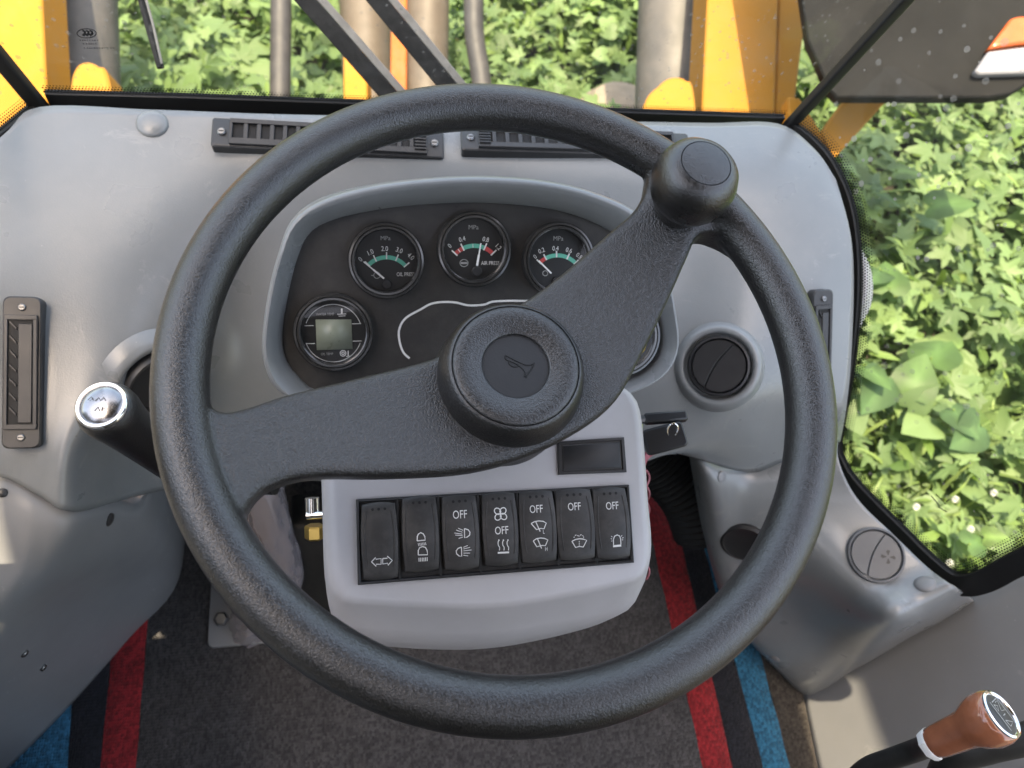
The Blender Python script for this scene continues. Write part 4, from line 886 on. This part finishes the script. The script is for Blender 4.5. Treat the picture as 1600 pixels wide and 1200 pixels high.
for x0, y0, x1, y1 in ((1455, 775, 1468, 790), (1462, 772, 1478, 788), (1470, 778, 1476, 782), (1478, 784, 1484, 780), (1466, 792, 1480, 800)): mk.ribbon(sfr, [sfr.px(x0, y0, .001), sfr.px(x1, y1, .001)], .0012, .001)
mk.build('glass_marking', M['frit'], sw_)
# side window to the left (a corner shows)
q1_, q2_ = wa+V((-.006, 0, 0)), ta+V((-.006, 0, 0)); q3_ = W(-160, 340, .655)
ln_ = nrm(np.cross(q2_-q1_, q3_-q1_)); ln_ = ln_ if ln_@(CAM-q1_) > 0 else -ln_
lfr = Frame(q1_, V((0, 1, 0)), n=ln_)
lw = thing('side_window', 'corner of the side window showing yellow framework, beside the slim pillar', 'window', tuple(q1_))
le = [lfr.px(x, y) for x, y in ((-200, 345), (-80, 262), (0, 203), (55, 158))]
MB().poly(lfr, [tuple(p) for p in le]+[tuple(lfr.px(0, 80)), tuple(V(lfr.px(0, 80))+V((-.2, .7))), tuple(V(le[0])+V((-.1, .9)))], 0).build('pane', M['glass'], lw)
band(lfr, le, .02, 'seal', M['seal'], lw, -.004, .006, side=-1)
dots_along(lfr.at(0, 0, .0008), le, 1, .02, 5, 'dotted_border', lw)

# ------------------------------------------------------------------ machine parts outside the windscreen
def post(name, label, pts, d, depth, mat='yellow', category='frame'):
    """welded plate post: outline in photo pixels at distance d, given thickness away from the cab"""
    f = Frame(W(*pts[0], d), (1, 0, 0), n=camdir(0, .15, 1)); P = [f.px(*p) for p in pts]
    t = thing(name, label, category, tuple(f.pt(*P[0])))
    MB().prism(f, P, -depth, 0).build('plate', M[mat], t, bevel=.006); return t, f
post('boom_frame', 'broad yellow steel frame plate outside at the corner of the windscreen', [(-330, -260), (52, -260), (66, 20), (74, 180), (60, 330), (-330, 330)], 2.0, .12)
t, f = post('boom_frame', 'tall yellow boom post outside beside the dark guard panel', [(1118, -260), (1225, -260), (1208, 260), (1092, 260)], 2.0, .18)
MB().prism(f, [f.px(*p) for p in ((1227, -260), (1290, -260), (1262, 20), (1232, 260), (1210, 260))], -.16, -.012).build('side_flange', M['yellow'], t, bevel=.006)
def cyl(name, label, px0, px1, wpx, d, mat='rod', cat_='cylinder', d2=None):
    t = thing(name, label, cat_, tuple(W(*px1, d2 or d))); MB().tube([W(*px0, d), W(*px1, d2 or d)], wpx/2*d/F, 28).build('barrel', M[mat], t, smooth=60); return t
t = cyl('lift_cylinder', 'dusty grey lift cylinder standing beside the broad yellow frame plate', (113, -260), (134, 330), 112, 2.3)
t = cyl('lift_cylinder', 'dusty grey lift cylinder standing beside the tall yellow boom post', (1062, -260), (1043, 330), 112, 2.3)
def hump(label, pts, d):
    f = Frame(W(*pts[0], d), (1, 0, 0), n=camdir(0, .2, 1)); P = cat([f.px(*p) for p in pts], 6)
    t = thing('pin_lug', label, 'lug', tuple(f.pt(*P[0]))); MB().prism(f, [tuple(p) for p in P], -.09, 0).build('plate', M['yellow'], t, bevel=.008)
hump('rounded yellow pin lug in front of the grey cylinder near the wiper blade', [(100, 330), (108, 150), (116, 108), (133, 96), (152, 102), (170, 128), (205, 330)], 1.75)
hump('rounded yellow pin lug in front of the grey cylinder near the spinner knob', [(975, 330), (1003, 172), (1030, 132), (1050, 120), (1072, 124), (1086, 150), (1098, 330)], 1.75)
cyl('hydraulic_hose', 'dark upright hose outside between the wiper blade and the wiper arms', (441, -200), (436, 330), 32, 2.4, 'hose', 'hose')
hz = thing('hydraulic_hose', 'dark upright hose outside just past the second wiper arm', 'hose', tuple(W(770, 300, 2.3)))
MB().tube(cat([W(738, -200, 2.3), W(740, 0, 2.3), W(742, 60, 2.3), W(752, 125, 2.3), W(775, 300, 2.3)], 8), .030, 16).build('tube', M['hose'], hz)
cyl('tilt_cylinder', 'tan dusty cylinder outside behind the wiper arms', (560, -200), (585, 330), 78, 2.7, 'tan')
cyl('tilt_cylinder', 'brown dusty cylinder outside just past the orange post', (672, -200), (664, 330), 66, 2.5, 'tan')
post('orange_post', 'narrow orange post outside between the two wiper arms', [(612, -200), (637, -200), (634, 330), (608, 330)], 2.55, .06, 'orange', 'post')
post('bracket_plate', 'small yellow bracket plate outside under the first wiper arm', [(536, 86), (572, 70), (578, 330), (538, 330)], 2.2, .08, 'yellow', 'bracket')
rk = MB(); rk.lathe(Frame(W(965, 190, 3.0), (1, 0, 0), (0, 1, .0)), [(.01, -.1), (.16, -.06), (.17, .02), (.12, .09), (.02, .12)], 18); rk.build('tan_rock', plain('tan_stone', (.2, .165, .12), .8, var=.25, vscale=9, bump=.6, bscale=40, bdist=.01), label='pale tan stone showing over the rim beside the grey cylinder', category='rock')
# dark guard panel with lamp, yellow strut
gpx = [(1210, -300), (1262, 62), (1296, 140), (1308, 152), (1545, 152), (1580, 146), (1625, 118), (1800, 60), (1800, -300)]
gf = Frame(W(1400, 60, 1.55), (1, 0, 0), n=camdir(-.1, .1, 1)); gt = thing('lamp_guard', 'dark grey splash guard plate outside carrying an orange and white lamp', 'guard', tuple(gf.pt(0, 0)))
MB().prism(gf, [gf.px(*p) for p in gpx], -.03, 0).build('plate', M['guard'], gt, bevel=.004)
lpm = gf
ol = [(1542, 78), (1578, 30), (1590, 27), (1720, 24), (1640, 66), (1590, 70)]; wl2 = [(1522, 112), (1544, 80), (1590, 74), (1640, 70), (1720, 110), (1530, 116)]
MB().prism(gf, [gf.px(*p, .02) for p in ol], .001, .025).build('orange_lens', M['olens'], gt, bevel=.005)
MB().prism(gf, [gf.px(*p, .02) for p in wl2], .001, .022).build('clear_lens', M['wlens'], gt, bevel=.005)
st1 = thing('guard_strut', 'yellow strut outside running down below the dark guard panel', 'strut', tuple(W(1310, 250, 1.7)))
f = Frame(W(1340, 190, 1.72), (1, 0, 0), n=camdir(0, .1, 1))
MB().prism(f, [f.px(*p) for p in ((1325, 150), (1392, 150), (1302, 250), (1284, 206))], -.05, 0).build('bar', M['yellow'], st1, bevel=.004)
MB().prism(f, [f.px(*p) for p in ((1232, 150), (1250, 152), (1284, 205), (1300, 250), (1330, 300), (1235, 290))], -.05, -.002).build('gusset', M['yellow'], st1, bevel=.004)
mr_ = MB(); mf = Frame(W(1335, 450, 1.1), (1, 0, 0), n=camdir(-.6, .2, .8)); ring = [tuple(p) for p in cat([mf.px(*p) for p in ((1322, 362), (1342, 385), (1354, 420), (1353, 460), (1340, 490), (1320, 520), (1300, 450))], 6, True)]
mr_.prism(mf, ring, -.04, 0); mr_.build('mirror_housing', M['pod'], bevel=.004, label='pale grey lamp housing outside, peeping past the window edge', category='housing')

# ------------------------------------------------------------------ wiper arms outside the glass
def arm(label, p0, p1, w):
    t = thing('windscreen_wiper', label, 'wiper', tuple(W(*p1, .98))); A = W(*p0, .93); B = W(*p1, .98); d = nrm(B-A); f = Frame(A, np.cross(d, nrm(A-CAM)), n=d); L = np.linalg.norm(B-A)
    MB().box(f, -w, w*.55, -.004, .012, 0, L).build('channel', M['wiper'], t, bevel=.0012)
    MB().box(f, w*.56, w*1.25, -.0035, .011, 0, L).build('dusty_edge', M['dustm'], t, bevel=.0008)
    return t, f, L
sgn = 1
for lab, p0, p1 in (('black channel wiper arm slanting down to the rim, nearer the first hose', (430, -60), (640, 180)), ('black channel wiper arm slanting down to the rim, nearer the second hose', (545, -60), (735, 172))):
    t, f, L = arm(lab, p0, p1, .0135)
    cs = MB(); 
    for k in range(34): a = L*.60+k*.0032; cs.lathe(f.at(-.002, -.006, a), [(.0022, 0), (.0030, .0007), (.0030, .0014), (.0022, .0021)], 10)
    cs.build('coil_spring', M['steel'], t)
wb_ = thing('windscreen_wiper', 'thin black wiper blade hanging over the foliage beside the grey cylinder', 'wiper', tuple(W(250, 105, .9)))
MB().tube([W(205, -60, .90), W(232, 40, .90), W(251, 106, .905)], .0042, 8).build('blade', M['wiper'], wb_); MB().tube([W(212, -60, .895), W(239, 38, .895), W(253, 100, .90)], .0014, 6).build('rubber_edge', M['dustm'], wb_)

# ------------------------------------------------------------------ foliage
def leaf_palm():
    tips = [(-100, .5), (-52, .82), (0, 1.0), (52, .82), (100, .5)]; pts = [(0., -.04)]
    vall = .36
    for k, (a, l) in enumerate(tips):
        if k == 0: pts.append((a-26, .22))
        for da, ll in ((-15, .62), (-8, .84), (0, 1.0), (8, .84), (15, .62)): pts.append((a+da, l*ll))
        pts.append((a+26, vall*(l+.45) if k < 4 else .22))
    vs = [(0, 0, 0)]+[(l*math.sin(R_(a)), l*math.cos(R_(a)), 0) for a, l in pts[1:]]
    v = V(vs); v[:, 2] = -.12*np.abs(v[:, 0])-.18*v[:, 1]**2+.05*np.sin(v[:, 0]*9)
    return v, [(0, i, i+1) for i in range(1, len(v)-1)]
def leaf_heart():
    o = [(0, -.02), (.18, -.16), (.42, -.14), (.56, .08), (.52, .36), (.34, .66), (.14, .9), (0, 1.05)]
    o = o+[(-x, y) for x, y in o[-2:0:-1]]; n_ = len(o)
    ring = [(x*.5, .08+y*.5) for x, y in o]
    v = V([(0, .3, .03)]+[(x, y, 0) for x, y in ring]+[(x, y, 0) for x, y in o]); v[:, 2] = -.05+.16*np.abs(v[:, 0])-.22*(v[:, 1]-.3)**2-.25*v[:, 0]**2+.03*np.sin(v[:, 1]*7)
    f = [(0, 1+i, 1+(i+1) % n_) for i in range(n_)]+[(1+i, 1+n_+i, 1+n_+(i+1) % n_, 1+(i+1) % n_) for i in range(n_)]
    return v, f
def leaf_lance():
    v = V([(0, 0, 0), (.14, .3, .03), (.12, .65, .0), (0, 1, -.12), (-.12, .65, .0), (-.14, .3, .03), (0, .35, -.02), (0, .68, -.03)])
    return v, [(0, 1, 6), (1, 2, 7, 6), (2, 3, 7), (3, 4, 7), (4, 5, 6, 7), (5, 0, 6)]
def blade():
    v = []
    for k in range(5):
        t = k/4; w = .035*(1-t)**.7; v += [(-w, t*.75-.1*t*t, t*.8-.55*t*t), (w, t*.75-.1*t*t, t*.8-.55*t*t)]
    return V(v), [(2*k, 2*k+1, 2*k+3, 2*k+2) for k in range(4)]
def rots(n_, tilt):
    az = rng.uniform(0, 2*math.pi, n_); tl = rng.normal(0, tilt, n_); rl = rng.normal(0, tilt*.7, n_); out = np.zeros((n_, 3, 3))
    ca, sa, ct, st, cr, sr = np.cos(az), np.sin(az), np.cos(tl), np.sin(tl), np.cos(rl), np.sin(rl)
    for i in range(n_):
        Rz = np.array([[ca[i], -sa[i], 0], [sa[i], ca[i], 0], [0, 0, 1]]); Rx = np.array([[1, 0, 0], [0, ct[i], -st[i]], [0, st[i], ct[i]]]); Ry = np.array([[cr[i], 0, sr[i]], [0, 1, 0], [-sr[i], 0, cr[i]]]); out[i] = Rz@Rx@Ry
    return out
def scatter(name, tmpl, pos, size, tilt, cols, label, category, parent=None):
    v, f = tmpl; n_ = len(pos); R3 = rots(n_, tilt)
    vs = np.einsum('nij,kj->nki', R3, v)*size[:, None, None]+pos[:, None, :]
    k = len(v); vs = vs.reshape(-1, 3); fs = [tuple(i*k+q for q in ff) for i in range(n_) for ff in f]
    me = bpy.data.meshes.new(name); o0 = base_of(vs); me.from_pydata((vs-o0).tolist(), [], fs)
    ca = me.color_attributes.new('Col', 'FLOAT_COLOR', 'POINT'); cc = np.repeat(np.hstack([cols, np.ones((n_, 1))]), k, 0).astype(np.float32); ca.data.foreach_set('color', cc.ravel())
    me.polygons.foreach_set('use_smooth', [True]*len(me.polygons)); me.materials.append(M['leaf'])
    o = bpy.data.objects.new(name, me); COL.objects.link(o); o.location = o0; return tag(o, label, category, kind='stuff')
def greens(n_, lo=(.085, .145, .06), hi=(.19, .285, .11)):
    t = rng.beta(2, 2, n_)[:, None]; c = V(lo)*(1-t)+V(hi)*t; return c*rng.uniform(.8, 1.2, (n_, 1))
def canopy(x, y):
    front = np.clip((y-1.3)/1.2, 0, 1)*np.clip((1.9-x)/1.0, 0, 1)
    return -.38-.55*front+.07*noise2(x*1.6, y*1.6)
def spots(n_, x0, x1, y0, y1, lo, hi):
    x = rng.uniform(x0, x1, n_); y = rng.uniform(y0, y1, n_); z = canopy(x, y)+rng.uniform(lo, hi, n_)
    return np.stack([x, y, z], 1)
def keep(p):      # stay clear of the machine itself
    return p[~((p[:, 0] < .85) & (p[:, 1] < 2.1))]
def region(k): return np.vstack([spots(k, .92, 3.6, -.9, 3.6, -.32, .03), keep(spots(int(k*.9), -2.6, 1.6, 2.1, 5.2, -.35, .05))])
p = region(14500); scatter('hop_vine_leaves', leaf_palm(), p, rng.uniform(.042, .088, len(p)), .45, greens(len(p)), 'dense lobed vine leaves covering the bank outside', 'foliage')
p = region(3600); scatter('small_lance_leaves', leaf_lance(), p, rng.uniform(.05, .11, len(p)), .5, greens(len(p), (.065, .125, .03), (.21, .31, .09)), 'small pointed leaves mixed through the bank outside', 'foliage')
p = region(800); p[:, 2] += .02; scatter('heart_leaves', leaf_heart(), p, rng.uniform(.06, .11, len(p)), .4, greens(len(p), (.10, .165, .065), (.18, .265, .11)), 'smaller heart-shaped leaves mixed through the bank outside', 'foliage')
p = spots(650, .95, 1.9, -.6, .8, -.14, -.03); scatter('grass_blades', blade(), p, rng.uniform(.08, .18, len(p)), .35, greens(len(p), (.085, .14, .035), (.22, .31, .10)), 'long grass blades along the near edge of the bank', 'grass')
ub_ = MB(); nx, ny = 40, 50; gx = np.linspace(.9, 3.8, nx); gy = np.linspace(-1.2, 3.8, ny)
ub_.add([(x, y, float(canopy(x, y))-.36+.05*math.sin(x*23)*math.cos(y*19)) for y in gy for x in gx], [(j*nx+i, j*nx+i+1, j*nx+nx+i+1, j*nx+nx+i) for j in range(ny-1) for i in range(nx-1)])
ub_.build('bank', M['soil'], kind='structure')

def leaf_me(tmpl, name, col):
    v, f = tmpl; me = bpy.data.meshes.new(name); me.from_pydata(v.tolist(), [], f); ca = me.color_attributes.new('Col', 'FLOAT_COLOR', 'POINT')
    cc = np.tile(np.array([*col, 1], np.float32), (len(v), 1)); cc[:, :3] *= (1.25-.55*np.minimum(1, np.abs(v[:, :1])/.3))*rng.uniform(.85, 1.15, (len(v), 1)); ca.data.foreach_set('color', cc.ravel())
    me.polygons.foreach_set('use_smooth', [True]*len(me.polygons)); me.materials.append(M['leaf']); return me
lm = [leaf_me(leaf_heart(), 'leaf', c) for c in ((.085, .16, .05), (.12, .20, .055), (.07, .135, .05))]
def canopy_px(px, py, up=.0):
    d = 1.6
    for _ in range(40):
        q = W(px, py, d); d += (q[2]-(float(canopy(q[0], q[1]))+up))*.8
    return W(px, py, d)
plants = [('broad-leaved creeper with a pale leaf held high, below the yellow strut', [(1455, 318, 85, 0), (1400, 265, 70, 1), (1375, 300, 60, 2)]),
          ('broad-leaved creeper with two large leaves beside the pale lamp housing', [(1390, 450, 85, 0), (1375, 420, 70, 2)]),
          ('broad-leaved creeper with a folded three-point leaf in mid window', [(1455, 560, 100, 0), (1500, 545, 75, 1)]),
          ('broad-leaved creeper with the largest flat leaf close to the rim', [(1385, 590, 100, 2), (1425, 610, 95, 0), (1350, 570, 80, 0)]),
          ('broad-leaved creeper with grey-green leaves near the frame edge', [(1535, 665, 90, 2), (1490, 640, 75, 2)]),
          ('broad-leaved seedling with one shiny leaf near the dotted corner of the window', [(1515, 850, 60, 0), (1540, 838, 45, 1)])]
for lab, lv_ in plants:
    P0 = canopy_px(*lv_[0][:2], -.28); t = thing('broad_leaf_creeper', lab, 'plant', tuple(P0), 'broad-leaved creepers on the bank')
    for px, py, wp, ci in lv_:
        q = canopy_px(px, py, .07); dist = np.linalg.norm(q-CAM); s = wp/F*dist*.62
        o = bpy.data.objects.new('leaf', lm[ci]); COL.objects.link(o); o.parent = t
        o.location = Vector(q-P0); o.scale = (s, s, s); o.rotation_euler = (rng.normal(.15, .2), rng.normal(-.2, .2), rng.uniform(0, 6.28))
        MB().tube(cat([P0, (P0+q)/2+V((rng.normal(0, .02), rng.normal(0, .02), .02)), q], 5), .0022, 6).build('leaf_stalk', M['stem'], t)
for k, (px, py, lab) in enumerate([(1493, 780, 'white clover head in mid row beside the small glass marking'), (1553, 770, 'white clover head nearest the frame edge'), (1517, 827, 'largest white clover head above the dotted corner'), (1551, 851, 'white clover head just above the dotted border near the frame edge'), (1484, 880, 'lowest white clover head, at the dotted corner of the window'), (1432, 792, 'white clover head closest to the rim')]):
    q = canopy_px(px, py, .05); t = thing('clover_flower', lab, 'flower', tuple(q+V((0, 0, -.16))), 'white clover flowers in the grass')
    hd = MB(); 
    for i in range(46):
        z = 1-2*(i+.5)/46; a = i*2.4; r_ = math.sqrt(1-z*z); d = V((r_*math.cos(a), r_*math.sin(a), z)); f = Frame(q+d*.004, np.cross(d, (.3, .5, .8)), n=d)
        hd.add([f.pt(-.0013, 0, 0), f.pt(.0013, 0, 0), f.pt(.0015, .001, .004), f.pt(0, .002, .0055), f.pt(-.0015, .001, .004)], [(0, 1, 2, 3, 4)])
    hd.build('flower_head', M['flower'], t, smooth=180); MB().tube([q+V((.01, 0, -.16)), q+V((.004, .004, -.07)), q], .0012, 5).build('stem', M['stem'], t)
